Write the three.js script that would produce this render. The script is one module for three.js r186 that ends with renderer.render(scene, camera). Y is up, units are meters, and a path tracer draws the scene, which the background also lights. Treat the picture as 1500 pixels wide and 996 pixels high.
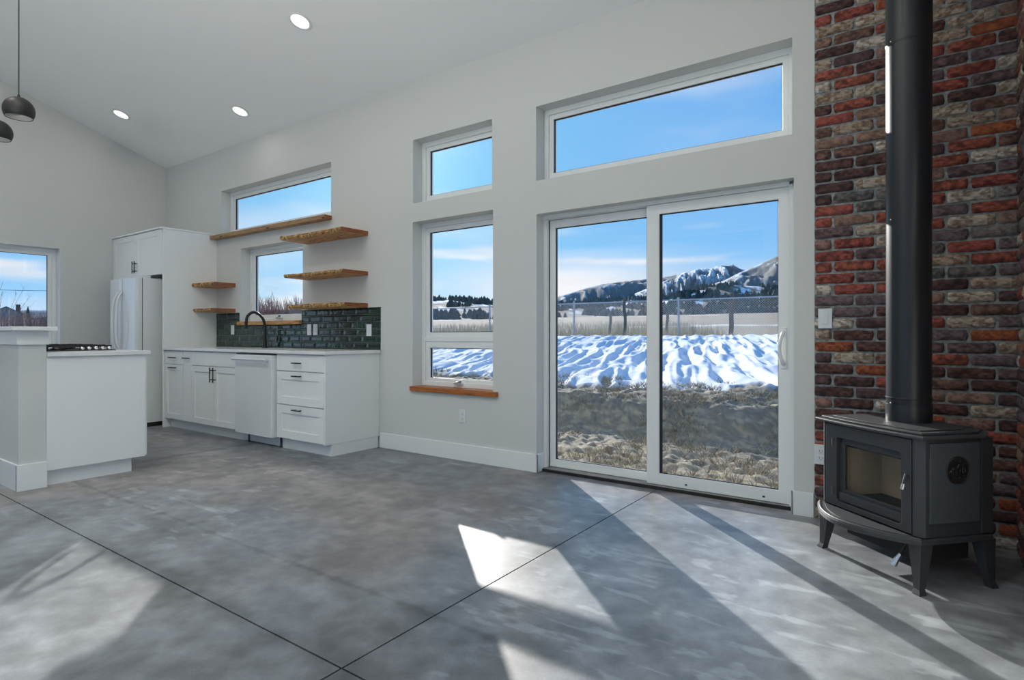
import * as THREE from 'three';
import { RoundedBoxGeometry } from 'three/addons/geometries/RoundedBoxGeometry.js';
import { mergeGeometries, mergeVertices, toCreasedNormals } from 'three/addons/utils/BufferGeometryUtils.js';
import { RectAreaLightUniformsLib } from 'three/addons/lights/RectAreaLightUniformsLib.js';

// ---------------------------------------------------------------- camera, sky, sun, exposure
RectAreaLightUniformsLib.init();
const scene = new THREE.Scene();
const renderer = new THREE.WebGLRenderer({ antialias: true });
renderer.toneMapping = THREE.LinearToneMapping;
renderer.toneMappingExposure = 1.0;
renderer.shadowMap.enabled = true;

const FOCAL = 857, HORIZON = 491, EYE = 1.08, DEPTH = 3.865, YAW = Math.atan(610 / 857);
const camera = new THREE.PerspectiveCamera(2 * Math.atan(498 / FOCAL) * 180 / Math.PI, 1500 / 996, 0.05, 30000);
camera.position.set(0, EYE, DEPTH);
camera.rotation.set(0, YAW, 0);
camera.setViewOffset(1500, 996, 0, 498 - HORIZON, 1500, 996);
scene.add(camera);
// a pixel of the photograph as a direction with unit depth along the view axis
const FW = [-Math.sin(YAW), -Math.cos(YAW)], RT = [Math.cos(YAW), -Math.sin(YAW)];
function away(px, py, k) {
  const s = (px - 750) / FOCAL;
  return new THREE.Vector3((FW[0] + RT[0] * s) * k, EYE + (HORIZON - py) / FOCAL * k, DEPTH + (FW[1] + RT[1] * s) * k);
}

const SUN = new THREE.Vector3(-1.07, 0.47, -1).normalize();
const sun = new THREE.DirectionalLight(new THREE.Color().setRGB(1, 0.96, 0.9), 8.5);
sun.position.copy(SUN).multiplyScalar(60);
sun.target.position.set(-3, 0, 1);
sun.position.add(sun.target.position);
sun.castShadow = true;
sun.shadow.mapSize.set(4096, 4096);
Object.assign(sun.shadow.camera, { left: -14, right: 14, top: 14, bottom: -14, near: 1, far: 120 });
scene.add(sun, sun.target);

// ---------------------------------------------------------------- noise
function rng(seed) { let a = seed >>> 0; return () => { a = (a + 0x6D2B79F5) | 0; let t = Math.imul(a ^ (a >>> 15), 1 | a); t = (t + Math.imul(t ^ (t >>> 7), 61 | t)) ^ t; return ((t ^ (t >>> 14)) >>> 0) / 4294967296; }; }
function hash(x, y, s) { let h = Math.imul(x | 0, 374761393) + Math.imul(y | 0, 668265263) + Math.imul(s | 0, 974634473); h = Math.imul(h ^ (h >>> 13), 1274126177); return ((h ^ (h >>> 16)) >>> 0) / 4294967296; }
function noise(x, y, s = 0, px = 0, py = 0) {
  const xi = Math.floor(x), yi = Math.floor(y), fx = x - xi, fy = y - yi;
  const u = fx * fx * (3 - 2 * fx), v = fy * fy * (3 - 2 * fy);
  const m = (a, p) => (p ? ((a % p) + p) % p : a);
  const x0 = m(xi, px), x1 = m(xi + 1, px), y0 = m(yi, py), y1 = m(yi + 1, py);
  return (hash(x0, y0, s) * (1 - u) + hash(x1, y0, s) * u) * (1 - v) + (hash(x0, y1, s) * (1 - u) + hash(x1, y1, s) * u) * v;
}
function fbm(x, y, s = 0, oct = 4, px = 0, py = 0) { let a = 0.5, t = 0, n = 0; for (let i = 0; i < oct; i++) { t += a * noise(x, y, s + i * 17, px, py); n += a; a *= 0.5; x *= 2; y *= 2; px *= 2; py *= 2; } return t / n; }
const clamp = (x, a = 0, b = 1) => Math.min(b, Math.max(a, x));
const smooth = (a, b, x) => { const t = clamp((x - a) / (b - a)); return t * t * (3 - 2 * t); };
const lerp = (a, b, t) => a + (b - a) * t;
function table(t, x) { if (x <= t[0][0]) return t[0][1]; for (let i = 1; i < t.length; i++) if (x <= t[i][0]) { const [a, p] = t[i - 1], [b, q] = t[i]; return lerp(p, q, (x - a) / (b - a)); } return t[t.length - 1][1]; }

// ---------------------------------------------------------------- sky: blue air, bright round the sun, cirrus bands low down
{
  const W = 2048, H = 1024, data = new Float32Array(W * H * 4);
  for (let j = 0; j < H; j++) {
    const el = ((j + 0.5) / H - 0.5) * Math.PI, y = Math.sin(el), c = Math.cos(el), e = Math.max(0, el) * 180 / Math.PI;
    for (let i = 0; i < W; i++) {
      const az = ((i + 0.5) / W - 0.5) * 2 * Math.PI, x = Math.cos(az) * c, z = Math.sin(az) * c;
      const g = Math.acos(clamp(x * SUN.x + y * SUN.y + z * SUN.z, -1, 1)) * 180 / Math.PI;
      const h = Math.exp(-e / 9), zen = Math.exp(-e / 40);
      let r = lerp(0.04, 0.125, zen) + 0.27 * h, gg = lerp(0.2, 0.47, zen) + 0.24 * h, b = lerp(0.6, 0.98, zen) + 0.04 * h;
      const a = Math.exp(-g / 13), a2 = Math.exp(-g / 4);
      r += 0.2 * a + 0.35 * a2; gg += 0.4 * a + 0.35 * a2; b += 0.22 * a + 0.35 * a2;
      const azd = az * 180 / Math.PI;
      const band = fbm(azd / 14 + 3.1, e / 1.7 + 9.3, 5, 4, 0, 0);
      const thin = fbm(azd / 22 + 7, e / 5, 31, 4);
      let k = smooth(0.5, 0.74, band) * smooth(14, 6, e) * 0.9;
      const bank = fbm(azd / 30 + 1.7, e / 6 + 2.2, 15, 3) + 0.35 * (band - 0.5);
      let da = Math.abs(azd + 120); da = Math.min(da, 360 - da);
      k = Math.max(k, Math.max(smooth(0.52, 0.66, bank) * 0.35, Math.exp(-Math.pow(da / 11, 2)) * smooth(0.28, 0.5, bank)) * Math.exp(-Math.pow((e - 4.6) / 2.8, 2)));
      k = Math.max(k, smooth(0.55, 0.85, thin) * 0.4 * smooth(40, 12, e));
      const br = 0.92 + 0.5 * a, sh = 0.82 + 0.18 * fbm(azd / 6, e / 1.2, 77, 3);
      r = lerp(r, br * sh, k); gg = lerp(gg, br * sh * 1.01, k); b = lerp(b, br * sh * 1.04, k);
      const o = (j * W + i) * 4; data[o] = r; data[o + 1] = gg; data[o + 2] = b; data[o + 3] = 1;
    }
  }
  const sky = new THREE.DataTexture(data, W, H, THREE.RGBAFormat, THREE.FloatType);
  sky.mapping = THREE.EquirectangularReflectionMapping; sky.magFilter = THREE.LinearFilter; sky.minFilter = THREE.LinearFilter; sky.colorSpace = THREE.LinearSRGBColorSpace; sky.wrapS = THREE.RepeatWrapping; sky.needsUpdate = true;
  scene.background = sky;
}

// ---------------------------------------------------------------- helpers
const taken = {};
function numbered(n) { if (!(n in taken)) { taken[n] = 0; return n; } taken[n]++; return n + '_' + String(taken[n]).padStart(3, '0'); }
function shade(o) { o.castShadow = true; o.receiveShadow = true; return o; }
function tag(o, label, category, group, kind) { o.userData.label = label; o.userData.category = category; if (group) o.userData.group = group; if (kind) o.userData.kind = kind; return o; }
function thing(name, label, category, pos = [0, 0, 0], turn = 0, opt = {}) {
  const o = new THREE.Group(); o.name = numbered(name); o.position.set(...pos); o.rotation.y = turn; scene.add(o);
  return tag(o, label, category, opt.group, opt.kind);
}
function part(name, geo, m, parent, label) {
  const g = Array.isArray(geo) ? (geo.length > 1 ? mergeGeometries(geo.map((q) => clean(q))) : geo[0]) : geo;
  const o = shade(new THREE.Mesh(g, m)); o.name = name; parent.add(o); if (label) o.userData.label = label; return o;
}
function solo(name, geo, m, label, category, opt = {}) {
  const o = part(numbered(name), geo, m, scene); return tag(o, label, category, opt.group, opt.kind);
}
function clean(g) { const q = g.index ? g.toNonIndexed() : g; for (const k of Object.keys(q.attributes)) if (!['position', 'normal', 'uv'].includes(k)) q.deleteAttribute(k); if (!q.attributes.uv) q.setAttribute('uv', new THREE.BufferAttribute(new Float32Array(q.attributes.position.count * 2), 2)); return q; }
// box from min/max corners, uv in metres
function bx(x0, x1, y0, y1, z0, z1, r = 0) {
  const w = x1 - x0, h = y1 - y0, d = z1 - z0;
  const g = r ? new RoundedBoxGeometry(w, h, d, 2, Math.min(r, w / 2.01, h / 2.01, d / 2.01)) : new THREE.BoxGeometry(w, h, d);
  g.translate((x0 + x1) / 2, (y0 + y1) / 2, (z0 + z1) / 2); return boxUV(g);
}
function boxUV(g, s = 1) {
  const p = g.attributes.position, n = g.attributes.normal, uv = new Float32Array(p.count * 2);
  for (let i = 0; i < p.count; i++) {
    const ax = Math.abs(n.getX(i)), ay = Math.abs(n.getY(i)), az = Math.abs(n.getZ(i)); let u, v;
    if (ay >= ax && ay >= az) { u = p.getX(i); v = p.getZ(i); } else if (az >= ax) { u = p.getX(i); v = p.getY(i); } else { u = p.getZ(i); v = p.getY(i); }
    uv[i * 2] = u * s; uv[i * 2 + 1] = v * s;
  }
  g.setAttribute('uv', new THREE.BufferAttribute(uv, 2)); return g;
}
function rectShape(x0, x1, y0, y1) { const s = new THREE.Shape(); s.moveTo(x0, y0); s.lineTo(x1, y0); s.lineTo(x1, y1); s.lineTo(x0, y1); s.closePath(); return s; }
function rectHole(x0, x1, y0, y1) { const s = new THREE.Path(); s.moveTo(x0, y0); s.lineTo(x0, y1); s.lineTo(x1, y1); s.lineTo(x1, y0); s.closePath(); return s; }
function extrude(shape, z0, z1, bevel = 0) {
  const g = new THREE.ExtrudeGeometry(shape, bevel ? { depth: z1 - z0 - 2 * bevel, bevelEnabled: true, bevelThickness: bevel, bevelSize: bevel, bevelOffset: -bevel, bevelSegments: 2, curveSegments: 10 } : { depth: z1 - z0, bevelEnabled: false, curveSegments: 10 });
  g.translate(0, 0, z0 + bevel); return boxUV(g);
}
// a rectangular ring: frame of a window
function ring(x0, x1, y0, y1, w, z0, z1, b = 0.003) {
  const [l, r, bo, t] = Array.isArray(w) ? w : [w, w, w, w];
  const s = rectShape(x0, x1, y0, y1); s.holes.push(rectHole(x0 + l, x1 - r, y0 + bo, y1 - t)); return extrude(s, z0, z1, b);
}
function tube(pts, r, seg = 24, rad = 8, closed = false) { return new THREE.TubeGeometry(new THREE.CatmullRomCurve3(pts.map((p) => new THREE.Vector3(...p)), closed, 'centripetal'), seg, r, rad, closed); }
function rod(a, b, r0, r1 = r0, n = 8) {
  const A = new THREE.Vector3(...a), B = new THREE.Vector3(...b), d = B.clone().sub(A), g = new THREE.CylinderGeometry(r1, r0, d.length(), n, 1);
  g.applyQuaternion(new THREE.Quaternion().setFromUnitVectors(new THREE.Vector3(0, 1, 0), d.clone().normalize())); g.translate((A.x + B.x) / 2, (A.y + B.y) / 2, (A.z + B.z) / 2); return g;
}
function lathe(pts, n = 40) { return new THREE.LatheGeometry(pts.map((p) => new THREE.Vector2(...p)), n); }
function texBytes(w, h, fn, srgb = true) {
  const d = new Uint8Array(w * h * 4);
  for (let j = 0; j < h; j++) for (let i = 0; i < w; i++) { const c = fn(i, j), o = (j * w + i) * 4; d[o] = clamp(c[0]) * 255; d[o + 1] = clamp(c[1]) * 255; d[o + 2] = clamp(c[2]) * 255; d[o + 3] = 255; }
  const t = new THREE.DataTexture(d, w, h); t.wrapS = t.wrapT = THREE.RepeatWrapping; t.magFilter = THREE.LinearFilter; t.minFilter = THREE.LinearMipmapLinearFilter; t.generateMipmaps = true; if (srgb) t.colorSpace = THREE.SRGBColorSpace; t.needsUpdate = true; return t;
}
const grey = (w, h, fn) => texBytes(w, h, (i, j) => { const v = fn(i, j); return [v, v, v]; }, false);
const std = (o) => new THREE.MeshStandardMaterial(o);
const phys = (o) => new THREE.MeshPhysicalMaterial(o);
const lin = (r, g, b) => new THREE.Color().setRGB(r, g, b);

// ---------------------------------------------------------------- materials
const peel = grey(256, 256, (i, j) => fbm(i / 8, j / 8, 3, 3, 32, 32));
const peelTex = peel.clone(); peelTex.repeat.set(1 / 0.35, 1 / 0.35); peelTex.needsUpdate = true;
const M = {
  wall: std({ color: lin(0.64, 0.655, 0.63), roughness: 0.75, bumpMap: peelTex, bumpScale: 0.0006 }),
  ceiling: std({ color: lin(0.88, 0.9, 0.885), roughness: 0.9 }),
  trim: std({ color: lin(0.8, 0.825, 0.815), roughness: 0.42 }),
  vinyl: std({ color: lin(0.8, 0.825, 0.815), roughness: 0.35 }),
  gasket: std({ color: lin(0.02, 0.022, 0.025), roughness: 0.7 }),
  glass: phys({ color: 0xffffff, roughness: 0, metalness: 0, transmission: 1, thickness: 0, ior: 1.5 }),
  cabinet: std({ color: lin(0.84, 0.865, 0.855), roughness: 0.38 }),
  counter: std({ color: lin(0.8, 0.81, 0.8), roughness: 0.22 }),
  appliance: phys({ color: lin(0.76, 0.79, 0.8), roughness: 0.22, clearcoat: 0.6, clearcoatRoughness: 0.1 }),
  applianceSide: std({ color: lin(0.76, 0.79, 0.8), roughness: 0.5 }),
  black: std({ color: lin(0.012, 0.012, 0.013), roughness: 0.4 }),
  rubber: std({ color: lin(0.015, 0.015, 0.016), roughness: 0.8 }),
  matteBlack: std({ color: lin(0.015, 0.015, 0.016), roughness: 0.45, metalness: 0.2 }),
  chrome: std({ color: lin(0.75, 0.76, 0.78), roughness: 0.18, metalness: 1 }),
  track: std({ color: lin(0.3, 0.29, 0.27), roughness: 0.4, metalness: 0.6 }),
  plate: std({ color: lin(0.72, 0.75, 0.77), roughness: 0.35 }),
  lampGlow: std({ color: 0xffffff, emissive: lin(1, 0.95, 0.88), emissiveIntensity: 1.4, roughness: 0.6 }),
  grout: std({ color: lin(0.42, 0.44, 0.43), roughness: 0.9 }),
};

// ---------------------------------------------------------------- room shell
const XL = -8.7, XR = 0.376, ZB = 7.2, WALL_H = 3.41, SLOPE = 0.3374, RIDGE = 3.6, TH = 0.2;
const ceilY = (z) => WALL_H + SLOPE * (z < RIDGE ? z : 2 * RIDGE - z);
const openings = {
  door: [-2.514, -0.662, -0.01, 2.033],
  transom: [-2.518, -0.672, 2.296, 2.881],
  midUp: [-3.872, -2.955, 2.294, 2.878],
  midLow: [-3.876, -2.945, 0.612, 2.122],
  kitUp: [-7.231, -5.062, 2.325, 2.885],
  kitLow: [-6.776, -5.545, 1.243, 2.128],
};
{
  const s = rectShape(XL - TH, XR + TH, -0.2, WALL_H + 0.02);
  for (const k of Object.keys(openings)) { const [a, b, c, d] = openings[k]; s.holes.push(rectHole(a, b, { door: -0.1, midLow: 0.569, kitLow: 1.2 }[k] ?? c, d)); }
  const g = thing('wall_front', 'long white drywall window wall with brick veneer panel behind the stove', 'wall', [0, 0, 0], 0, { kind: 'structure' });
  part('drywall', extrude(s, -TH, 0), M.wall, g);
}
// end wall with window: local x is world -z
const endWin = [-2.95, -1.227, 0.6, 2.147];
function gableShape(flip) {   // u = -z (flip) or z
  const f = flip ? -1 : 1, s = new THREE.Shape(), e = 0.001;
  s.moveTo(0, -0.2); s.lineTo(f * ZB, -0.2); s.lineTo(f * ZB, WALL_H + e); s.lineTo(f * RIDGE, ceilY(RIDGE) + e); s.lineTo(0, WALL_H + e); s.closePath(); return s;
}
{
  const s = gableShape(true); s.holes.push(rectHole(...endWin));
  const g = solo('wall_left', extrude(s, -TH, 0), M.wall, 'white gable end wall at the kitchen end behind the fridge', 'wall', { kind: 'structure' });
  g.rotation.y = Math.PI / 2; g.position.x = XL;
}
const unseenRightWins = [[2.6, 4.5, 0.15, 2.5], [4.8, 6.7, 0.15, 2.5]];  // windows out of view, placed to let more daylight into the room
const BRICK_R = 1.13;
{
  const s = gableShape(false); for (const w of unseenRightWins) s.holes.push(rectHole(...w));
  const g = thing('wall_right', 'right end wall with brick veneer in the stove corner', 'wall', [XR, 0, 0], -Math.PI / 2, { kind: 'structure' });
  part('drywall', extrude(s, -TH, 0), M.wall, g);
}
const unseenBackWins = [[0.0, 2.1, 0.1, 2.3], [0.0, 2.1, 2.45, 3.1], [2.4, 4.5, 0.1, 2.3], [2.4, 4.5, 2.45, 3.1], [4.8, 6.9, 0.1, 2.3], [4.8, 6.9, 2.45, 3.1]];   // unseen windows, sized to brighten the room with daylight; u = -x
{
  const s = rectShape(-XR - TH, -XL + TH, -0.2, WALL_H + 0.02); for (const w of unseenBackWins) s.holes.push(rectHole(...w));
  const g = solo('wall_back', extrude(s, -TH, 0), M.wall, 'white wall opposite the patio door with unseen windows and transoms placed to light the room', 'wall', { kind: 'structure' });
  g.rotation.y = Math.PI; g.position.z = ZB;
}
{
  const s = new THREE.Shape(); const e = 0.25;   // gable profile in (u=-z, y), extruded along x
  s.moveTo(TH + e, WALL_H - SLOPE * (TH + e)); s.lineTo(0, WALL_H); s.lineTo(-RIDGE, ceilY(RIDGE)); s.lineTo(-ZB, WALL_H); s.lineTo(-ZB - TH - e, WALL_H - SLOPE * (TH + e));
  s.lineTo(-ZB - TH - e, WALL_H - SLOPE * (TH + e) + 0.28); s.lineTo(-RIDGE, ceilY(RIDGE) + 0.28); s.lineTo(TH + e, WALL_H - SLOPE * (TH + e) + 0.28); s.closePath();
  const g = solo('ceiling', extrude(s, XL - TH - 0.3, XR + TH + 0.3), M.ceiling, 'vaulted white ceiling sloping up from the window wall', 'ceiling', { kind: 'structure' });
  g.rotation.y = Math.PI / 2;
}
// ---------------------------------------------------------------- floor: polished concrete slabs with saw-cut joints
{
  const W = 2048, H = 1640, sx = (XR - XL) / W, sz = ZB / H, rb = rng(5);
  const blobs = []; for (let i = 0; i < 60; i++) blobs.push([XL + rb() * (XR - XL), rb() * ZB, 0.15 + rb() * 0.5, rb()]);
  const floorMap = texBytes(W, H, (i, j) => {
    const x = XL + i * sx, z = j * sz;
    const big = fbm(x * 0.7 + 5, z * 0.7, 11, 4), mid = fbm(x * 2.6, z * 2.6 + 3, 21, 4), fine = fbm(x * 14, z * 14, 41, 4), sp = hash(i, j, 9), swirl = fbm(x * 5 + 3 * fbm(x * 2, z * 2, 61, 2), z * 9, 71, 4);
    let v = 0.505 + 0.17 * (big - 0.5) + 0.19 * (mid - 0.5) + 0.18 * (fine - 0.5) + 0.09 * (swirl - 0.5) + 0.035 * (sp - 0.5);
    // darker moisture halo with a ragged outline along the cuts, pale burnished scuffs, a ghost line of an old pour
    for (const jx of [-1.55, -5.485]) v -= 0.05 * smooth(0.13, 0.0, Math.abs(x - jx) + 0.16 * (mid - 0.45));
    v -= 0.05 * smooth(0.13, 0.0, Math.abs(z - 2.64) + 0.16 * (mid - 0.45));
    const gl = Math.abs(z - 2.21 - 0.02 * (noise(x * 2, 0, 3) - 0.5)); v -= 0.06 * smooth(0.03, 0.004, gl + 0.03 * (fine - 0.4));
    const scuff = smooth(0.63, 0.74, fbm(x * 6 + 2 * mid, z * 16, 91, 4)) * smooth(0.45, 0.6, fbm(x * 0.9, z * 0.9, 95, 2)); v += 0.09 * scuff;
    const warm = smooth(0.45, 0.65, fbm(x * 0.8 + 20, z * 0.8, 51, 3));
    return [v * lerp(0.965, 1.03, warm), v * 1.0, v * lerp(1.035, 0.985, warm)];
  });
  floorMap.wrapS = floorMap.wrapT = THREE.ClampToEdgeWrapping;
  const fl = phys({ map: floorMap, roughness: 0.37, specularIntensity: 0.9 });
  const f = thing('floor', 'polished grey concrete floor with saw-cut joints', 'floor', [0, 0, 0], 0, { kind: 'structure' });
  const xs = [XL, -5.485, -1.55, XR], zs = [-0.2, 2.64, ZB], gap = 0.0035;
  for (let a = 0; a < 3; a++) for (let b = 0; b < 2; b++) {
    const x0 = xs[a] + (a ? gap : 0), x1 = xs[a + 1] - (a < 2 ? gap : 0), z0 = zs[b] + (b ? gap : 0), z1 = zs[b + 1] - (b < 1 ? gap : 0);
    const q = bx(x0, x1, -0.1, 0, z0, z1, 0), p = q.attributes.position, uv = q.attributes.uv;
    for (let i = 0; i < p.count; i++) uv.setXY(i, (p.getX(i) - XL) / (XR - XL), p.getZ(i) / ZB);
    part('slab', q, fl, f);
  }
  part('sub_slab', bx(XL - 0.1, XR + 0.1, -0.2, -0.012, -0.2, ZB + 0.1), std({ color: lin(0.03, 0.028, 0.025), roughness: 1 }), f, 'dark dirt-filled bottom of the saw cuts');
}
// ---------------------------------------------------------------- baseboards
function baseboard(name, x0, x1, label, ends) {
  const g = [bx(x0, x1, 0, 0.143, 0, 0.015, 0.003)]; if (ends) g.push(...ends);
  solo(name, g, M.trim, label, 'baseboard', { kind: 'structure' });
}
baseboard('baseboard_front', -4.303, -2.5, 'tall white baseboard between the kitchen cabinets and the patio door', [bx(-2.515, -2.5, 0, 0.143, -0.1, 0.015, 0.003)]);
baseboard('baseboard_front', -0.676, -0.552, 'short white baseboard between the patio door and the brick', [bx(-0.676, -0.661, 0, 0.143, -0.09, 0.015, 0.003)]);

// ---------------------------------------------------------------- windows
function windowGroup(n, label) { return thing('window_' + n, label, 'window', [0, 0, 0], 0, { kind: 'structure' }); }
function glazed(g, x0, x1, y0, y1, zf, w = 0.085) {   // outer frame, stepped bead, gasket, pane; zf = front face of the frame
  const a = w * 0.52, b = w * 0.48;
  part('frame', ring(x0, x1, y0, y1, a, zf - 0.075, zf), M.vinyl, g);
  part('glazing_bead', ring(x0 + a, x1 - a, y0 + a, y1 - a, b, zf - 0.065, zf - 0.014), M.vinyl, g);
  pane(g, x0 + w, x1 - w, y0 + w, y1 - w, zf - 0.035);
}
function pane(g, x0, x1, y0, y1, z) {
  part('gasket', ring(x0 - 0.002, x1 + 0.002, y0 - 0.002, y1 + 0.002, 0.007, z - 0.008, z + 0.008, 0), M.gasket, g);
  const q = new THREE.PlaneGeometry(x1 - x0, y1 - y0); q.translate((x0 + x1) / 2, (y0 + y1) / 2, z); part('pane', q, M.glass, g);
}
function crank(g, x, y, z) {
  const h = part('crank_handle', [bx(x - 0.05, x + 0.05, y, y + 0.022, z, z + 0.03, 0.006), rod([x - 0.045, y + 0.012, z + 0.03], [x + 0.035, y + 0.03, z + 0.042], 0.008, 0.006)], M.vinyl, g);
  part('crank_knob', bx(x + 0.025, x + 0.05, y + 0.022, y + 0.036, z + 0.03, z + 0.05, 0.005), M.gasket, h);
}
const ZF = -0.118;
{ const g = windowGroup(1, 'wide transom window above the sliding patio door'); glazed(g, ...openings.transom, ZF, 0.078); }
{ const g = windowGroup(2, 'small square window high above the tall narrow window'); glazed(g, ...openings.midUp, ZF); }
{
  const [a, b, c, d] = openings.midLow, g = windowGroup(3, 'tall narrow window with awning sash and wooden sill'), m = 1.045;
  part('frame', ring(a, b, c, d, 0.044, ZF - 0.075, ZF), M.vinyl, g);
  part('glazing_bead', ring(a + 0.044, b - 0.044, m + 0.02, d - 0.044, 0.042, ZF - 0.065, ZF - 0.014), M.vinyl, g);
  pane(g, a + 0.086, b - 0.086, m + 0.062, d - 0.086, ZF - 0.035);
  part('mullion', bx(a + 0.03, b - 0.03, m - 0.022, m + 0.024, ZF - 0.06, ZF - 0.002, 0.003), M.vinyl, g);
  part('awning_sash', ring(a + 0.046, b - 0.046, c + 0.03, m - 0.02, [0.045, 0.045, 0.045, 0.062], ZF - 0.06, ZF - 0.008), M.vinyl, g);
  pane(g, a + 0.091, b - 0.091, c + 0.075, m - 0.082, ZF - 0.035);
  crank(g, (a + b) / 2, c + 0.028, ZF);
}
{ const g = windowGroup(4, 'wide high window above the kitchen sink with timber ledge'); glazed(g, ...openings.kitUp, ZF); }
{
  const [a, b, c, d] = openings.kitLow, g = windowGroup(5, 'awning window over the kitchen sink'); 
  part('frame', ring(a, b, c, d, 0.04, ZF - 0.075, ZF), M.vinyl, g);
  part('awning_sash', ring(a + 0.04, b - 0.04, c + 0.04, d - 0.04, 0.042, ZF - 0.062, ZF - 0.012), M.vinyl, g);
  pane(g, a + 0.082, b - 0.082, c + 0.082, d - 0.082, ZF - 0.035);
  crank(g, (a + b) / 2 + 0.02, c + 0.03, ZF);
  part('insect_screen_clip', [bx(a + 0.028, a + 0.042, 1.72, 1.74, ZF, ZF + 0.012), bx(a + 0.028, a + 0.042, 1.44, 1.46, ZF, ZF + 0.012)], M.vinyl, g);
}
{ const g = windowGroup(6, 'window in the gable end wall looking to a neighbouring house'); g.rotation.y = Math.PI / 2; g.position.x = XL; glazed(g, ...endWin, ZF); }
unseenRightWins.forEach((w, i) => { const g = windowGroup(7 + i, i ? 'unseen tall window in the right wall farther from the stove' : 'unseen tall window in the right wall closer to the stove'); g.rotation.y = -Math.PI / 2; g.position.x = XR; glazed(g, ...w, ZF); });
unseenBackWins.forEach((w, i) => { const g = windowGroup(9 + i, ['unseen tall window in the back wall at the stove end', 'unseen transom in the back wall at the stove end', 'unseen tall window in the middle of the back wall', 'unseen transom in the middle of the back wall', 'unseen tall window in the back wall at the kitchen end', 'unseen transom in the back wall at the kitchen end'][i]); g.rotation.y = Math.PI; g.position.z = ZB; glazed(g, ...w, ZF); });

// ---------------------------------------------------------------- sliding patio door
{
  const g = thing('door_1', 'white vinyl sliding patio door with two glass panels', 'door', [0, 0, 0], 0, { kind: 'structure' });
  const [a, b, , d] = openings.door;
  part('door_frame', [bx(a, a + 0.028, 0.02, d, -0.2, -0.1, 0.003), bx(b - 0.04, b, 0.02, d, -0.2, -0.075, 0.003), bx(a, b, d - 0.03, d, -0.2, -0.075, 0.003)], M.vinyl, g);
  const panel = (x0, x1, y0, y1, z0, z1, w) => { const p = new THREE.Group(); p.name = 'door_panel'; g.add(p); part('panel_frame', ring(x0, x1, y0, y1, w, z0, z1), M.vinyl, p); pane(p, x0 + w[0], x1 - w[1], y0 + w[2], y1 - w[3], (z0 + z1) / 2); return p; };
  panel(-2.482, -1.57, 0.028, 2.0, -0.185, -0.145, [0.052, 0.09, 0.062, 0.064]);
  const right = panel(-1.637, -0.702, 0.028, 2.002, -0.13, -0.09, [0.1, 0.064, 0.08, 0.07]);
  part('stile_edge', bx(-1.54, -1.534, 0.11, 1.93, -0.13, -0.085), M.gasket, right);
  const h = part('pull_handle', [tube([[-0.733, 1.105, -0.09], [-0.738, 1.085, -0.06], [-0.752, 1.0, -0.045], [-0.738, 0.915, -0.06], [-0.733, 0.895, -0.09]], 0.011, 20, 8), bx(-0.752, -0.716, 0.87, 1.13, -0.094, -0.083, 0.004)], M.vinyl, right);
  part('roller_hole_plug', [bx(-1.36, -1.345, 0.05, 0.06, -0.09, -0.087), bx(-0.86, -0.845, 0.05, 0.06, -0.09, -0.087)], M.gasket, right);
  part('jamb_weatherstrip', bx(a + 0.028, a + 0.034, 0.03, 2.0, -0.15, -0.14), M.gasket, g);
  const t = part('threshold', bx(a, b, -0.02, 0.026, -0.2, -0.07, 0.003), M.track, g);
  part('threshold_gasket', bx(a, b, -0.02, 0.02, -0.072, -0.058), M.rubber, t, 'black rubber strip along the threshold');
}

// ---------------------------------------------------------------- wood
function woodTex(seed, base, dark, light, knots) {
  const w = 1024, h = 256, r = rng(seed), K = []; for (let i = 0; i < knots; i++) K.push([r() * w, r() * h, 5 + r() * 14]);
  return texBytes(w, h, (i, j) => {
    let jj = j; let kn = 0;
    for (const [kx, ky, kr] of K) { const dx = (i - kx) / 2.2, dy = j - ky, d = Math.hypot(dx, dy); jj += 22 * Math.exp(-d / (kr * 1.6)) * Math.sign(dy || 1); kn = Math.max(kn, smooth(kr, kr * 0.4, d)); }
    const g = fbm(i / 140, jj / 7, seed, 4), f = fbm(i / 40, jj / 2, seed + 9, 3), c = fbm(i / 200, j / 60, seed + 30, 3);
    let t = clamp(0.5 + 1.3 * (g - 0.5) + 0.6 * (f - 0.5)), q = clamp(0.5 + 1.6 * (c - 0.5));
    const o = [0, 1, 2].map((k) => lerp(lerp(base[k], light[k], q), dark[k], smooth(0.5, 0.95, t) * 0.8));
    return o.map((v, k) => lerp(v, dark[k] * 0.4, kn));
  });
}
const plank = woodTex(3, [0.72, 0.52, 0.3], [0.36, 0.22, 0.12], [0.86, 0.68, 0.44], 14);
const beamTex = woodTex(8, [0.62, 0.5, 0.36], [0.38, 0.28, 0.2], [0.72, 0.58, 0.42], 9);
const sillTex = woodTex(21, [0.64, 0.36, 0.14], [0.42, 0.2, 0.07], [0.72, 0.44, 0.2], 0);
const endTex = woodTex(29, [0.54, 0.31, 0.16], [0.3, 0.15, 0.08], [0.64, 0.4, 0.22], 0);
for (const t of [plank, beamTex, sillTex]) t.repeat.set(1, 4);
endTex.repeat.set(3, 12);
M.plank = std({ map: plank, roughness: 0.55 }); M.beam = std({ map: beamTex, roughness: 0.65 }); M.sill = std({ map: sillTex, roughness: 0.4 }); M.endGrain = std({ map: endTex, roughness: 0.5 });
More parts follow.
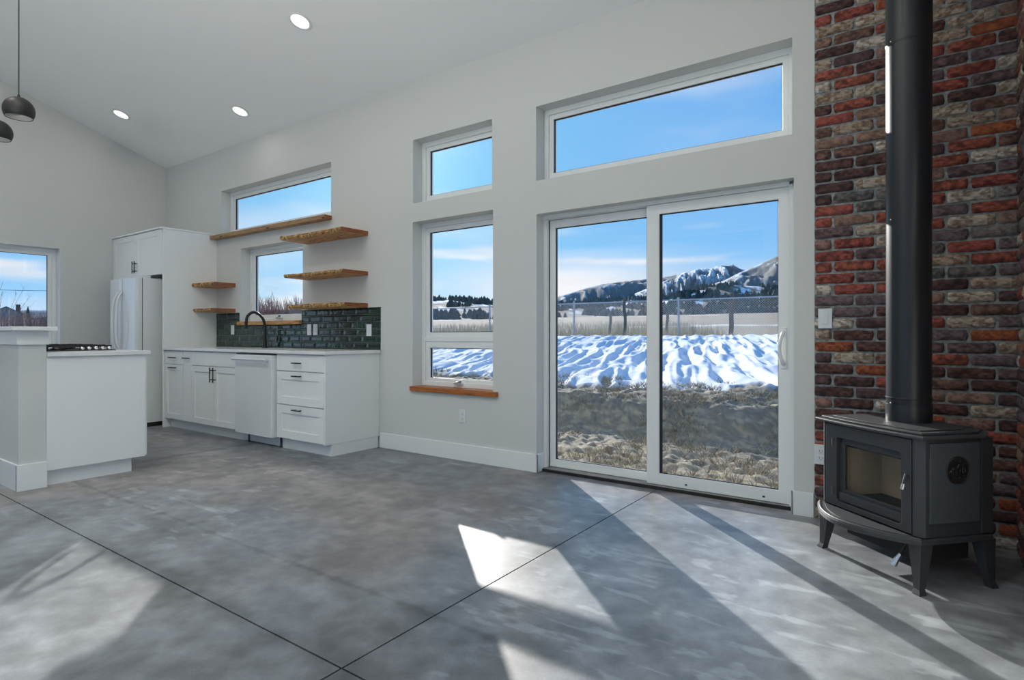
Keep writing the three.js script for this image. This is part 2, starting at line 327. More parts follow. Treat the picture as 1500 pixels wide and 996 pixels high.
const barkMat = std({ map: (() => { const t = texBytes(256, 64, (i, j) => { const v = fbm(i / 14, j / 6, 88, 4), k = fbm(i / 30, j / 20, 12, 3); const d = smooth(0.52, 0.74, v) * 0.8; const a = [0.66, 0.5, 0.3], b = [0.24, 0.15, 0.09], c = [0.82, 0.68, 0.42]; return [0, 1, 2].map((q) => lerp(lerp(a[q], c[q], smooth(0.45, 0.65, k)), b[q], d)); }); t.repeat.set(2.5, 8); return t; })(), roughness: 0.8 });

// live-edge board: straight at the wall, wavy rough front, uneven thickness there
function slabShelf(name, label, x0, x1, y0, y1, depth, seed, opt = {}) {
  const g = thing(name, label, 'shelf', [(x0 + x1) / 2, y0, 0], 0, { group: opt.group });
  const L = x1 - x0, H = y1 - y0, n = Math.max(10, Math.round(L / 0.04));
  const front = (t) => depth + 0.035 * (fbm(t * L * 7, 1, seed, 3) - 0.5) * 2 - (opt.taper || 0) * (1 - t);
  const pos = [], idx = [], at = (x, y, z) => (pos.push(x, y, z), pos.length / 3 - 1);
  const rows = [];
  for (let i = 0; i <= n; i++) { const t = i / n, x = -L / 2 + t * L, f = front(t), w = 0.006 * (noise(t * 40, 3, seed) - 0.5) * 2, und = 0.012 + 0.008 * noise(t * 20, 7, seed); rows.push([at(x, 0, 0), at(x, H, 0), at(x, H, f - und * 0.5), at(x, H * 0.55 + w, f), at(x, 0.003, f - und)]); }
  for (let i = 0; i < n; i++) for (let k = 0; k < 5; k++) { if (k === 2 || k === 3) continue; const a = rows[i][k], b = rows[i][(k + 1) % 5], c = rows[i + 1][k], d = rows[i + 1][(k + 1) % 5]; idx.push(a, b, c, b, d, c); }
  const geo = new THREE.BufferGeometry(); geo.setAttribute('position', new THREE.Float32BufferAttribute(pos, 3)); geo.setIndex(idx);
  const q = geo.toNonIndexed(); q.computeVertexNormals(); part('board', boxUV(q), M.plank, g);
  const e = []; for (let i = 0; i < n; i++) for (const k of [2, 3]) { const a = rows[i][k], b = rows[i][k + 1], c = rows[i + 1][k], d = rows[i + 1][k + 1]; e.push(a, b, c, b, d, c); }
  const eg = new THREE.BufferGeometry(); eg.setAttribute('position', new THREE.Float32BufferAttribute(pos, 3)); eg.setIndex(e); const eq = eg.toNonIndexed(); eq.computeVertexNormals(); part('live_edge', boxUV(eq), barkMat, g, 'rough barky live edge');
  for (const [row, s] of [[rows[0], -1], [rows[n], 1]]) {
    const P = row.map((v) => [pos[v * 3 + 2], pos[v * 3 + 1]]), sh = new THREE.Shape(P.map((p) => new THREE.Vector2(...p)));
    const c = new THREE.ExtrudeGeometry(sh, { depth: 0.002, bevelEnabled: false }); c.rotateY(-Math.PI / 2); c.translate(s * L / 2 + (s > 0 ? 0.002 : 0), 0, 0); part('end_grain', boxUV(c), M.endGrain, g, 'reddish brown end grain');
  }
  return g;
}
slabShelf('floating_shelf', 'live-edge wooden wall shelf, highest of three right of the sink window', -5.455, -4.49, 2.058, 2.102, 0.318, 4, { group: 'live-edge shelves', taper: 0.0 });
slabShelf('floating_shelf', 'live-edge wooden wall shelf, middle of three right of the sink window', -5.42, -4.488, 1.668, 1.706, 0.295, 14, { group: 'live-edge shelves' });
slabShelf('floating_shelf', 'live-edge wooden wall shelf just above the green tiles, right of the sink window', -5.42, -4.49, 1.353, 1.393, 0.275, 24, { group: 'live-edge shelves' });
slabShelf('floating_shelf', 'small live-edge shelf, upper of two beside the fridge panel', -7.326, -6.9, 1.666, 1.714, 0.29, 34, { group: 'live-edge shelves' });
slabShelf('floating_shelf', 'small live-edge shelf, lower of two beside the fridge panel', -7.326, -6.9, 1.361, 1.402, 0.285, 44, { group: 'live-edge shelves' });
{
  const b = thing('timber_ledge', 'long rustic timber ledge under the high kitchen window', 'ledge', [-6.19, 2.277, 0]);
  const g = bx(-1.14, 1.14, 0, 0.046, 0.0005, 0.094, 0.004); part('beam', g, M.beam, b); part('end_grain', bx(1.139, 1.142, 0.003, 0.043, 0, 0.091), M.endGrain, b, 'reddish sawn end');
}
solo('window_sill', [bx(-3.888, -2.89, 0.569, 0.612, 0.0005, 0.032, 0.004), bx(-3.8755, -2.9455, 0.5695, 0.612, -0.199, 0.01)], M.sill, 'orange-brown wooden sill under the tall narrow window', 'sill');
solo('window_sill', [bx(-6.805, -5.553, 1.2, 1.243, 0.0005, 0.04, 0.004), bx(-6.7755, -5.5535, 1.2005, 1.243, -0.199, 0.01)], M.plank, 'pale knotty wooden sill behind the kitchen faucet', 'sill');

// ---------------------------------------------------------------- brick veneer
{
  const clay = grey(256, 128, (i, j) => 0.5 + 0.9 * (fbm(i / 16, j / 16, 3, 5, 16, 8) - 0.5));
  const clayMap = (seed, patch) => texBytes(256, 128, (i, j) => { const a = fbm(i / 20, j / 14, seed, 5), p = smooth(0.38, 0.72, fbm(i / 36, j / 22, seed + 50, 5)), sp = hash(i, j, seed); const v = 0.8 + 0.5 * (a - 0.5) + 0.12 * (sp - 0.5); return [0, 1, 2].map((k) => clamp(v * lerp(1, patch[k], p))); });
  const soft = clayMap(5, [0.72, 0.74, 0.78]), pale = clayMap(9, [0.72, 0.66, 0.6]), limed = clayMap(15, [1.18, 1.25, 1.3]);
  const bm = (c, map) => std({ color: lin(...c), map, roughness: 0.92, bumpMap: clay, bumpScale: 0.006 });
  const pal = {
    R: [bm([0.46, 0.115, 0.08], soft), bm([0.4, 0.1, 0.072], limed), bm([0.5, 0.14, 0.09], soft)],
    O: [bm([0.5, 0.14, 0.06], soft), bm([0.44, 0.12, 0.05], limed)],
    D: [bm([0.155, 0.078, 0.068], soft), bm([0.125, 0.068, 0.068], limed), bm([0.19, 0.09, 0.075], soft)],
    P: [bm([0.2, 0.135, 0.14], limed), bm([0.24, 0.15, 0.145], soft)],
    B: [bm([0.32, 0.17, 0.13], limed), bm([0.29, 0.155, 0.115], soft), bm([0.34, 0.2, 0.145], limed)],
    G: [bm([0.25, 0.21, 0.19], limed), bm([0.22, 0.2, 0.18], soft)],
    T: [bm([0.7, 0.6, 0.48], pale), bm([0.8, 0.73, 0.63], pale), bm([0.6, 0.48, 0.37], pale)],
  };
  const mortarTex = texBytes(512, 512, (i, j) => { const v = 0.86 + 0.5 * (fbm(i / 16, j / 16, 33, 5, 32, 32) - 0.5) + 0.12 * (hash(i, j, 4) - 0.5); return [v, v, v]; }); mortarTex.repeat.set(2, 2);
  const mortar = std({ color: lin(0.35, 0.385, 0.38), map: mortarTex, roughness: 0.95 });
  // tumbled brick: front face as a small grid with worn rounded edges
  function brickGeo(L, seed) {
    const H = 0.055, D = 0.02, nx = L > 0.15 ? 7 : 4, ny = 3, pos = [], uv = [], idx = [];
    const worn = (u, v) => { const ex = Math.min(u, 1 - u) * L, ey = Math.min(v, 1 - v) * H; return 0.006 * Math.pow(1 - clamp(ex / 0.016), 2) + 0.005 * Math.pow(1 - clamp(ey / 0.014), 2); };
    for (let j = 0; j <= ny; j++) for (let i = 0; i <= nx; i++) {
      let u = i / nx, v = j / ny; u = u < 0.5 ? Math.pow(u * 2, 1.5) / 2 : 1 - Math.pow((1 - u) * 2, 1.5) / 2;
      const corner = (i === 0 || i === nx) && (j === 0 || j === ny) ? 0.0035 : 0;
      const wob = (hash(i, j, seed) - 0.5) * 0.006, wz = (hash(i, j, seed + 7) - 0.5) * 0.005;
      pos.push((u - 0.5) * L + (u < 0.5 ? corner : -corner) + (i === 0 || i === nx ? wob * 0.8 : 0), (v - 0.5) * H + (v < 0.5 ? corner * 0.5 : -corner * 0.5) + (j === 0 || j === ny ? wob * 0.6 : 0), D - worn(u, v) + wz); uv.push(u * L / 0.22 + seed * 0.13, v * 0.5 + seed * 0.21);
    }
    const I = (i, j) => j * (nx + 1) + i;
    for (let j = 0; j < ny; j++) for (let i = 0; i < nx; i++) idx.push(I(i, j), I(i + 1, j), I(i + 1, j + 1), I(i, j), I(i + 1, j + 1), I(i, j + 1));
    const rim = []; for (let i = 0; i < nx; i++) rim.push(I(i, 0)); for (let j = 0; j < ny; j++) rim.push(I(nx, j)); for (let i = nx; i > 0; i--) rim.push(I(i, ny)); for (let j = ny; j > 0; j--) rim.push(I(0, j));
    const base = pos.length / 3; rim.forEach((r) => { pos.push(pos[r * 3], pos[r * 3 + 1], 0); uv.push(uv[r * 2], uv[r * 2 + 1]); });
    rim.forEach((r, k) => { const s = rim[(k + 1) % rim.length], a = base + k, b = base + (k + 1) % rim.length; idx.push(r, a, b, r, b, s); });
    const g = new THREE.BufferGeometry(); g.setAttribute('position', new THREE.Float32BufferAttribute(pos, 3)); g.setAttribute('uv', new THREE.Float32BufferAttribute(uv, 2)); g.setIndex(idx); g.computeVertexNormals(); return g;
  }
  const FULL = 0.1975, HALF = 0.087, JOINT = 0.0115, PITCH = 0.0658, Y0 = 0.0285;
  const fullG = [1, 2, 3, 4, 5, 6, 7].map((s) => brickGeo(FULL, s)), halfG = [11, 12, 13, 14, 15].map((s) => brickGeo(HALF, s));
  // colours read off the photograph: even courses half,full,full,full,full; odd courses full x4, half; '.' hidden behind the pipe
  const rows = { 45: 'DT.PB', 44: 'RR..P', 43: 'TT.TB', 42: 'BB.TP', 41: 'DTDTB', 40: 'TDBTO', 39: 'RDRRD', 38: 'TRBPP', 37: 'TTPRT', 36: 'DR.RP', 35: 'RBDDT', 34: 'BTBTB', 33: 'BBBTB', 32: 'BBTBO', 31: 'DDDRB', 30: 'DDDRT', 29: 'DTBPP', 28: 'DGGRR', 27: 'RGRTG', 26: 'RBRPR', 25: 'PTRTB', 24: 'BRTPG', 23: 'RPGRP', 22: 'RRRTR', 21: 'RPGGP', 20: 'TRRDT', 19: 'PPBTD', 18: 'PPDDB', 17: 'TDRTP', 16: 'TDDPO', 15: 'ODPPT', 14: 'DTBRP', 13: 'DODDP', 12: 'DDRBD', 11: 'DDBBD', 10: 'BDTDT', 9: 'DD.BD', 8: 'D..BR', 7: 'RB.DD', 6: 'RD..B', 5: 'TD..P', 4: 'DD..P', 3: 'RD..O', 2: 'DB..D', 1: 'BD..O', 0: 'TD..T' };
  const r = rng(77), pick = 'RDPBTGRDBPTDO', letters = () => pick[Math.floor(r() * pick.length)];
  function lay(parent, x0, count, colours, faceZ) {   // along local x from x0
    let n = 0;
    for (let c = 0; c < 52; c++) {
      const even = c % 2 === 0, y = Y0 + PITCH * c; if (y + 0.03 > WALL_H) break; let x = x0;
      for (let k = 0; k < count; k++) {
        const half = colours ? (even ? k === 0 : k === count - 1) : (even ? k === 0 : k === count - 1), L = half ? HALF : FULL;
        let ch = colours && colours[c] ? colours[c][k] : '.'; if (!ch || ch === '.') ch = letters();
        const ms = pal[ch], m = ms[Math.floor(r() * ms.length)], gs = half ? halfG : fullG;
        const b = part(n ? 'brick_' + String(n).padStart(3, '0') : 'brick', gs[Math.floor(r() * gs.length)], m, parent); n++;
        b.position.set(x + L / 2 + (r() - 0.5) * 0.004, y + (r() - 0.5) * 0.004, faceZ); b.rotation.z = (r() - 0.5) * 0.012 + (r() < 0.5 ? Math.PI : 0); b.rotation.y = (r() - 0.5) * 0.02;
        x += L + JOINT;
      }
    }
  }
  const wf = scene.getObjectByName('wall_front');
  part('mortar_bed', boxUV(bx(-0.549, XR, 0, WALL_H, -0.002, 0.009)), mortar, wf, 'grey mortar joints');
  lay(wf, -0.546, 5, rows, 0);
  const wr = scene.getObjectByName('wall_right');   // local x is world z
  part('mortar_bed', boxUV(bx(0.009, BRICK_R, 0, WALL_H, -0.002, 0.009)), mortar, wr, 'grey mortar joints');
  lay(wr, 0.034, 6, null, 0);
}

// ---------------------------------------------------------------- kitchen
// shaker front: frame plus recessed panel, in (x, y), front face at z1
function shaker(x0, x1, y0, y1, z1, w = 0.062) { return [ring(x0, x1, y0, y1, w, z1 - 0.02, z1, 0.0015), bx(x0 + w - 0.002, x1 - w + 0.002, y0 + w - 0.002, y1 - w + 0.002, z1 - 0.018, z1 - 0.009)]; }
function barPull(parent, x, y, z, len, vertical) {
  const h = len / 2, o = 0.03, g = vertical ? [rod([x, y - h, z + o], [x, y + h, z + o], 0.006), rod([x, y - h * 0.62, z], [x, y - h * 0.62, z + o], 0.005), rod([x, y + h * 0.62, z], [x, y + h * 0.62, z + o], 0.005)]
    : [rod([x - h, y, z + o], [x + h, y, z + o], 0.006), rod([x - h * 0.62, y, z], [x - h * 0.62, y, z + o], 0.005), rod([x + h * 0.62, y, z], [x + h * 0.62, y, z + o], 0.005)];
  return part('handle', g, M.matteBlack, parent, 'matte black bar handle');
}
const CF = 0.622, CB = 0.60, KICK = 0.105, CT = 0.905;   // cabinet door face, carcass front, toe kick, carcass top
function baseCab(name, label, x0, x1, o = {}) {
  const g = thing(name, label, 'cabinet', [0, 0, 0], 0, { group: 'kitchen base cabinets' });
  part('body', bx(x0, x1, KICK, CT, 0.001, CB), M.cabinet, g);
  part('toe_kick', bx(x0, x1 - (o.kickGap || 0), 0, KICK, 0.02, 0.555), M.cabinet, g);
  return g;
}
{
  let g = baseCab('base_cabinet', 'white base cabinet with one drawer over a shaker door next to the fridge panel', -7.328, -6.885);
  let d = part('drawer', bx(-7.322, -6.888, 0.748, 0.898, CB, CF, 0.002), M.cabinet, g); barPull(d, -7.105, 0.823, CF, 0.16);
  d = part('door', shaker(-7.322, -6.888, 0.112, 0.742, CF), M.cabinet, g); barPull(d, -7.105, 0.706, CF, 0.16);
  g = baseCab('base_cabinet', 'narrow white pull-out base cabinet with handle at its top', -6.883, -6.695);
  d = part('door', bx(-6.88, -6.697, 0.112, 0.898, CB, CF, 0.002), M.cabinet, g); barPull(d, -6.788, 0.823, CF, 0.14);
  g = baseCab('sink_cabinet', 'white double-door sink cabinet with blank top panel', -6.693, -5.735);
  part('false_front', bx(-6.69, -5.738, 0.748, 0.898, CB, CF, 0.002), M.cabinet, g);
  d = part('door', shaker(-6.69, -6.216, 0.112, 0.742, CF), M.cabinet, g); barPull(d, -6.248, 0.655, CF, 0.16, true);
  d = part('door', shaker(-6.212, -5.738, 0.112, 0.742, CF), M.cabinet, g); barPull(d, -6.18, 0.655, CF, 0.16, true);
  g = baseCab('drawer_cabinet', 'white three-drawer base cabinet at the open end of the counter', -5.065, -4.345);
  d = part('drawer', bx(-5.06, -4.35, 0.748, 0.898, CB, CF, 0.002), M.cabinet, g); barPull(d, -4.72, 0.823, CF, 0.13);
  d = part('drawer', shaker(-5.06, -4.35, 0.432, 0.74, CF, 0.075), M.cabinet, g); barPull(d, -4.72, 0.702, CF, 0.13);
  d = part('drawer', shaker(-5.06, -4.35, 0.112, 0.424, CF, 0.075), M.cabinet, g); barPull(d, -4.72, 0.388, CF, 0.13);
  part('end_panel', bx(-4.345, -4.322, KICK, CT, 0.001, CF + 0.002, 0.002), M.cabinet, g);
  part('end_kick', bx(-4.345, -4.326, 0, KICK, 0.016, 0.555), M.cabinet, g);
}
{
  const g = thing('dishwasher', 'white dishwasher with long bar handle between the sink cabinet and drawers', 'dishwasher');
  part('body', bx(-5.73, -5.07, 0.1, 0.9, 0.05, 0.6), M.appliance, g);
  const d = part('door', bx(-5.725, -5.08, 0.1, 0.888, 0.605, 0.664, 0.006), M.appliance, g);
  part('handle', [rod([-5.7, 0.845, 0.705], [-5.11, 0.845, 0.705], 0.013, 0.013, 12), bx(-5.68, -5.65, 0.835, 0.855, 0.66, 0.7, 0.003), bx(-5.16, -5.13, 0.835, 0.855, 0.66, 0.7, 0.003)], M.appliance, d);
  part('control_strip', bx(-5.72, -5.085, 0.889, 0.897, 0.605, 0.655), M.gasket, d);
  part('toe_panel', bx(-5.73, -5.1, 0.006, 0.1, 0.5, 0.553), M.appliance, g);
  for (const x of [-5.64, -5.085]) part('leveling_foot', rod([x, 0, 0.562], [x, 0.1, 0.562], 0.007), M.black, g);
}
solo('countertop', bx(-7.329, -4.303, 0.906, 0.937, 0.001, 0.645, 0.004), M.counter, 'white quartz countertop along the window wall', 'countertop');
{ // faucet
  const x = -6.106, z = 0.1, y = 0.937, g = thing('faucet', 'matte black gooseneck kitchen faucet', 'faucet', [x, y, z]);
  part('base', lathe([[0, 0], [0.028, 0], [0.028, 0.01], [0.02, 0.016], [0.019, 0.12], [0, 0.12]], 24), M.matteBlack, g);
  part('spout', tube([[0, 0.1, 0], [0, 0.24, 0], [0, 0.33, 0.025], [0, 0.392, 0.1], [0, 0.395, 0.15], [0, 0.35, 0.208], [0, 0.28, 0.222]], 0.0155, 40, 12), M.matteBlack, g);
  part('spray_head', rod([0, 0.215, 0.224], [0, 0.29, 0.222], 0.019, 0.0165, 16), M.matteBlack, g);
  part('lever', rod([0.018, 0.075, 0], [0.05, 0.15, 0.03], 0.006, 0.005), M.matteBlack, g);
}
{ // fridge
  const g = thing('refrigerator', 'white refrigerator with curved bar handles', 'refrigerator');
  const x0 = -8.262, x1 = -7.492, y1 = 1.755;
  part('cabinet', bx(x0, x1, 0.05, y1, 0.06, 0.79, 0.006), M.applianceSide, g);
  part('toe_grille', bx(x0 + 0.01, x1 - 0.01, 0.0, 0.05, 0.1, 0.77), M.black, g);
  part('door_gasket', bx(x0 + 0.008, x1 - 0.008, 0.07, y1 - 0.006, 0.789, 0.801), M.gasket, g);
  part('hinge_cover', bx(x1 - 0.09, x1 - 0.01, y1, y1 + 0.025, 0.7, 0.83, 0.004), M.applianceSide, g);
  const bowed = (a, b, c, d) => { const s = new THREE.Shape(), n = 12, bow = 0.02; s.moveTo(a, 0.8); for (let i = 0; i <= n; i++) { const t = i / n, xx = lerp(a, b, t), e = Math.min(1, Math.min(t, 1 - t) * 14); s.lineTo(xx, 0.838 + 0.018 * Math.sqrt(e) + bow * (1 - Math.pow(2 * (xx - x0) / (x1 - x0) - 1, 2))); } s.lineTo(b, 0.8); s.closePath(); const q = new THREE.ExtrudeGeometry(s, { depth: d - c, bevelEnabled: false }); q.rotateX(-Math.PI / 2); q.scale(1, 1, -1); q.translate(0, c, 0); q.index || 0; const p = q.attributes.position.array; for (let i = 0; i < p.length; i += 9) for (let k = 0; k < 3; k++) { const t = p[i + 3 + k]; p[i + 3 + k] = p[i + 6 + k]; p[i + 6 + k] = t; } q.computeVertexNormals(); return toCreasedNormals(q, 0.6); };
  const xm = (x0 + x1) / 2;
  for (const [a, b, s] of [[x0, xm - 0.003, -1], [xm + 0.003, x1, 1]]) {
    const d = part('door', bowed(a, b, 0.72, y1), M.appliance, g), hx = xm + s * 0.04;
    part('handle', tube([[hx, 0.86, 0.88], [hx + s * 0.01, 0.95, 0.925], [hx + s * 0.012, 1.2, 0.945], [hx + s * 0.01, 1.5, 0.925], [hx, 1.6, 0.88]], 0.014, 30, 10), M.appliance, d);
  }
  const f = part('freezer_drawer', bowed(x0, x1, 0.07, 0.71), M.appliance, g); part('handle', tube([[x0 + 0.08, 0.62, 0.88], [x0 + 0.12, 0.62, 0.93], [x1 - 0.12, 0.62, 0.93], [x1 - 0.08, 0.62, 0.88]], 0.013, 24, 8), M.appliance, f);
}
{ // fridge surround
  const g = thing('fridge_cabinet', 'tall white panel and two-door cabinet above the refrigerator', 'cabinet');
  part('side_panel', bx(-7.352, -7.33, 0, 2.335, 0.001, 0.64, 0.002), M.cabinet, g);
  part('body', bx(XL + 0.002, -7.352, 1.81, 2.335, 0.001, 0.635), M.cabinet, g);
  part('top_cap', bx(XL + 0.002, -7.322, 2.335, 2.355, 0.001, 0.672, 0.002), M.cabinet, g);
  const xm = -8.02;
  let d = part('door', shaker(-8.68, xm - 0.002, 1.8, 2.328, 0.656, 0.07), M.cabinet, g); barPull(d, xm - 0.03, 1.92, 0.656, 0.15, true);
  d = part('door', shaker(xm + 0.002, -7.355, 1.8, 2.328, 0.656, 0.07), M.cabinet, g); barPull(d, xm + 0.03, 1.92, 0.656, 0.15, true);
  part('filler', bx(XL + 0.002, -8.682, 1.8, 2.335, 0.6, 0.65), M.cabinet, g);
}
// backsplash: glossy uneven dark green tiles
{
  const bump = grey(512, 512, (i, j) => fbm(i / 40, j / 40, 61, 3, 13, 13)); bump.repeat.set(1 / 0.36, 1 / 0.36);
  const tileMats = [[0.004, 0.02, 0.015], [0.006, 0.032, 0.024], [0.003, 0.014, 0.011], [0.008, 0.042, 0.031], [0.005, 0.025, 0.019]].map((c) => phys({ color: lin(...c), roughness: 0.05, bumpMap: bump, bumpScale: 0.0014, ior: 1.62 }));
  const g = thing('tile_backsplash', 'dark green glossy subway tile backsplash above the counter', 'backsplash', [0, 0.937, 0]);
  const areas = [[-7.328, -6.805, 0, 1.353], [-6.805, -5.553, 0, 1.198], [-5.553, -4.292, 0, 1.353]];
  for (const [a, b, , t] of areas) part('grout_bed', bx(a, b, 0.0, t - 0.937, 0.0005, 0.0072), M.grout, g);
  for (const q of [bx(-4.292, -4.288, 0, 0.4155, 0.0005, 0.011), bx(-5.553, -4.288, 0.416, 0.42, 0.0005, 0.011), bx(-7.326, -6.805, 0.416, 0.42, 0.0005, 0.011)]) part('edge_trim', q, M.trim, g);
  const r = rng(12), P = 0.0693, TL = 0.2; let n = 0;
  const cache = {};
  function tileGeo(w, h, s) {
    const k = [Math.round(w * 500), Math.round(h * 500), s].join(); if (cache[k]) return cache[k];
    const q = new THREE.PlaneGeometry(w, h, 5, 3), p = q.attributes.position, uv = q.attributes.uv;
    for (let i = 0; i < p.count; i++) { const x = p.getX(i), y = p.getY(i), edge = Math.min(w / 2 - Math.abs(x), h / 2 - Math.abs(y)) < 1e-4; p.setZ(i, 0.0095 + (hash(i, s, 5) - 0.5) * 0.0011 - (edge ? 0.0005 : 0)); uv.setXY(i, x + s * 0.171, y + s * 0.113); }
    const m = p.count, ids = [...q.index.array], pos = [...p.array], us = [...uv.array], rim = []; const W = 6, Hh = 4; for (let i = 0; i < W - 1; i++) rim.push((Hh - 1) * W + i); for (let j = Hh - 1; j > 0; j--) rim.push(j * W + W - 1); for (let i = W - 1; i > 0; i--) rim.push(i); for (let j = 0; j < Hh - 1; j++) rim.push(j * W);
    rim.forEach((v) => { pos.push(pos[v * 3], pos[v * 3 + 1], 0.001); us.push(us[v * 2], us[v * 2 + 1]); });
    rim.forEach((v, i) => { const u = rim[(i + 1) % rim.length], a = m + i, b = m + (i + 1) % rim.length; ids.push(v, a, b, v, b, u); });
    const o = new THREE.BufferGeometry(); o.setAttribute('position', new THREE.Float32BufferAttribute(pos, 3)); o.setAttribute('uv', new THREE.Float32BufferAttribute(us, 2)); o.setIndex(ids); o.computeVertexNormals(); return (cache[k] = o);
  }
  for (let row = 0; row < 6; row++) {
    const y0 = row * P + 0.001, off = -((row * 0.37) % 1) * TL;
    for (let x = -7.328 + off; x < -4.292; x += TL + 0.002) for (const [a, b, , t] of areas) {
      const x0 = Math.max(x, a === -7.328 ? a : x), xa = Math.max(x, a), xb = Math.min(x + TL, b), yb = Math.min(y0 + P - 0.002, t - 0.937);
      if (xb - xa < 0.012 || yb - y0 < 0.015) continue;
      const q = part(n ? 'tile_' + String(n).padStart(3, '0') : 'tile', tileGeo(xb - xa, yb - y0, 1 + Math.floor(r() * 9)), tileMats[Math.floor(r() * 5)], g); n++;
      q.position.set((xa + xb) / 2, (y0 + yb) / 2, 0); q.rotation.set((r() - 0.5) * 0.01, (r() - 0.5) * 0.008, 0);
    }
  }
}
// wall plates
function plate(name, label, x, y, z, kind) {
  const g = thing(name, label, kind === 'switch' ? 'switch' : 'outlet', [x, y, z]);
  part('cover_plate', bx(-0.036, 0.036, -0.058, 0.058, 0, 0.006, 0.002), M.plate, g);
  if (kind === 'switch' || kind === 'block') { part(kind === 'switch' ? 'rocker' : 'receptacle', bx(-0.0165, 0.0165, -0.033, 0.033, 0.004, 0.009, 0.001), M.plate, g); part('reveal_line', ring(-0.019, 0.019, -0.0355, 0.0355, 0.0022, 0.004, 0.0066, 0), M.applianceSide, g); }
  else for (const s of [-0.02, 0.02]) { const f = part('receptacle', bx(-0.017, 0.017, s - 0.014, s + 0.014, 0.004, 0.008, 0.003), M.plate, g); part('slots', [bx(-0.009, -0.0065, s - 0.004, s + 0.006, 0.0075, 0.0084), bx(0.0065, 0.009, s - 0.004, s + 0.006, 0.0075, 0.0084), bx(-0.003, 0.003, s - 0.011, s - 0.007, 0.0075, 0.0084)], M.gasket, f); }
}
plate('light_switch', 'white rocker light switch on the brick wall beside the stovepipe', -0.491, 1.178, 0.022, 'switch');
plate('wall_outlet', 'white outlet low on the brick wall behind the stove', -0.512, 0.382, 0.022);
plate('wall_outlet', 'white outlet below the wooden sill of the tall window', -3.272, 0.383, 0);
plate('wall_outlet', 'white outlet in the tiles left of the faucet', -6.94, 1.146, 0.0105, 'block');
plate('wall_outlet', 'white outlet in the tiles, nearer the faucet of the close pair', -5.41, 1.14, 0.0105, 'block');
plate('light_switch', 'white rocker switch in the tiles, farther from the faucet in the close pair', -5.304, 1.14, 0.0105, 'switch');
plate('wall_outlet', 'white outlet at the open end of the green tiles', -4.458, 1.13, 0.0105, 'block');

// ---------------------------------------------------------------- island with pony wall and cooktop
{
  const g = thing('kitchen_island', 'white kitchen island with plain end panel', 'island');
  part('body', bx(-7.2, -5.12, 0.112, 0.925, 1.746, 2.392, 0.002), M.cabinet, g);
  part('toe_kick', bx(-7.15, -5.165, 0, 0.112, 1.829, 2.392), M.cabinet, g);
  for (let i = 0; i < 4; i++) { const a = -7.19 + i * 0.515, d = part('door', shaker(a, a + 0.51, 0.118, 0.9, 1.746, 0.062).map((q) => { q.rotateY(Math.PI); q.translate(2 * a + 0.51, 0, 2 * 1.746 - 0.018); return q; }), M.cabinet, g); part('handle', [rod([a + 0.2, 0.84, 1.69], [a + 0.32, 0.84, 1.69], 0.006), rod([a + 0.22, 0.84, 1.73], [a + 0.22, 0.84, 1.69], 0.005), rod([a + 0.3, 0.84, 1.73], [a + 0.3, 0.84, 1.69], 0.005)], M.matteBlack, d); }
  solo('island_countertop', bx(-7.22, -5.1, 0.926, 0.957, 1.715, 2.391, 0.003), M.counter, 'white quartz top on the island beside the low wall', 'countertop');
  const w = thing('pony_wall', 'white half wall with flat cap behind the island', 'half wall', [0, 0, 0], 0, { kind: 'structure' });
  part('wall_body', bx(-7.4, -5.12, 0, 1.02, 2.393, 2.55, 0.002), M.wall, w);
  part('apron', bx(-7.41, -5.105, 1.014, 1.11, 2.38, 2.563, 0.002), M.trim, w);
  part('cap', bx(-7.44, -5.055, 1.111, 1.14, 2.345, 2.6, 0.003), M.trim, w);
  part('baseboard', [bx(-7.41, -5.105, 0, 0.183, 2.55, 2.564, 0.002), bx(-5.12, -5.104, 0, 0.183, 2.392, 2.564, 0.002)], M.trim, w);
}
{
  const y = 0.957, g = thing('gas_cooktop', 'black gas cooktop with cast-iron grates on the island', 'cooktop', [-5.62, y, 2.15]);
  part('tray', bx(-0.38, 0.38, 0, 0.012, -0.24, 0.23, 0.004), M.black, g);
  part('steel_rim', bx(-0.385, 0.385, 0, 0.005, -0.246, 0.236, 0.002), M.chrome, g);
  for (const a of [-0.25, 0, 0.25]) { const q = [ring(a - 0.118, a + 0.118, -0.215, 0.215, 0.012, 0, 0.012, 0)]; q[0].rotateX(-Math.PI / 2); q[0].translate(0, 0.034, 0); for (let k = 0; k < 4; k++) q.push(bx(a - 0.11, a + 0.11, 0.034, 0.05, -0.17 + k * 0.11, -0.158 + k * 0.11)); for (const sx of [-0.11, 0.11]) for (const sz of [-0.2, 0.2]) q.push(bx(a + sx - 0.007, a + sx + 0.007, 0.01, 0.036, sz - 0.007, sz + 0.007)); q.push(bx(a - 0.006, a + 0.006, 0.034, 0.05, -0.21, 0.21)); part('grate', q, M.black, g); }
  for (const [a, b] of [[-0.25, 0.1], [-0.25, -0.12], [0, 0], [0.25, 0.1], [0.25, -0.12]]) { const q = lathe([[0, 0.012], [0.045, 0.012], [0.045, 0.022], [0.034, 0.026], [0.034, 0.032], [0, 0.032]], 20); q.translate(a, 0, b); part('burner', q, M.black, g); }
  for (let k = 0; k < 5; k++) { const q = lathe([[0, 0.012], [0.018, 0.012], [0.016, 0.034], [0, 0.036]], 16); q.translate(0.36, 0, -0.2 + k * 0.045); part('knob', q, M.chrome, g); }
}
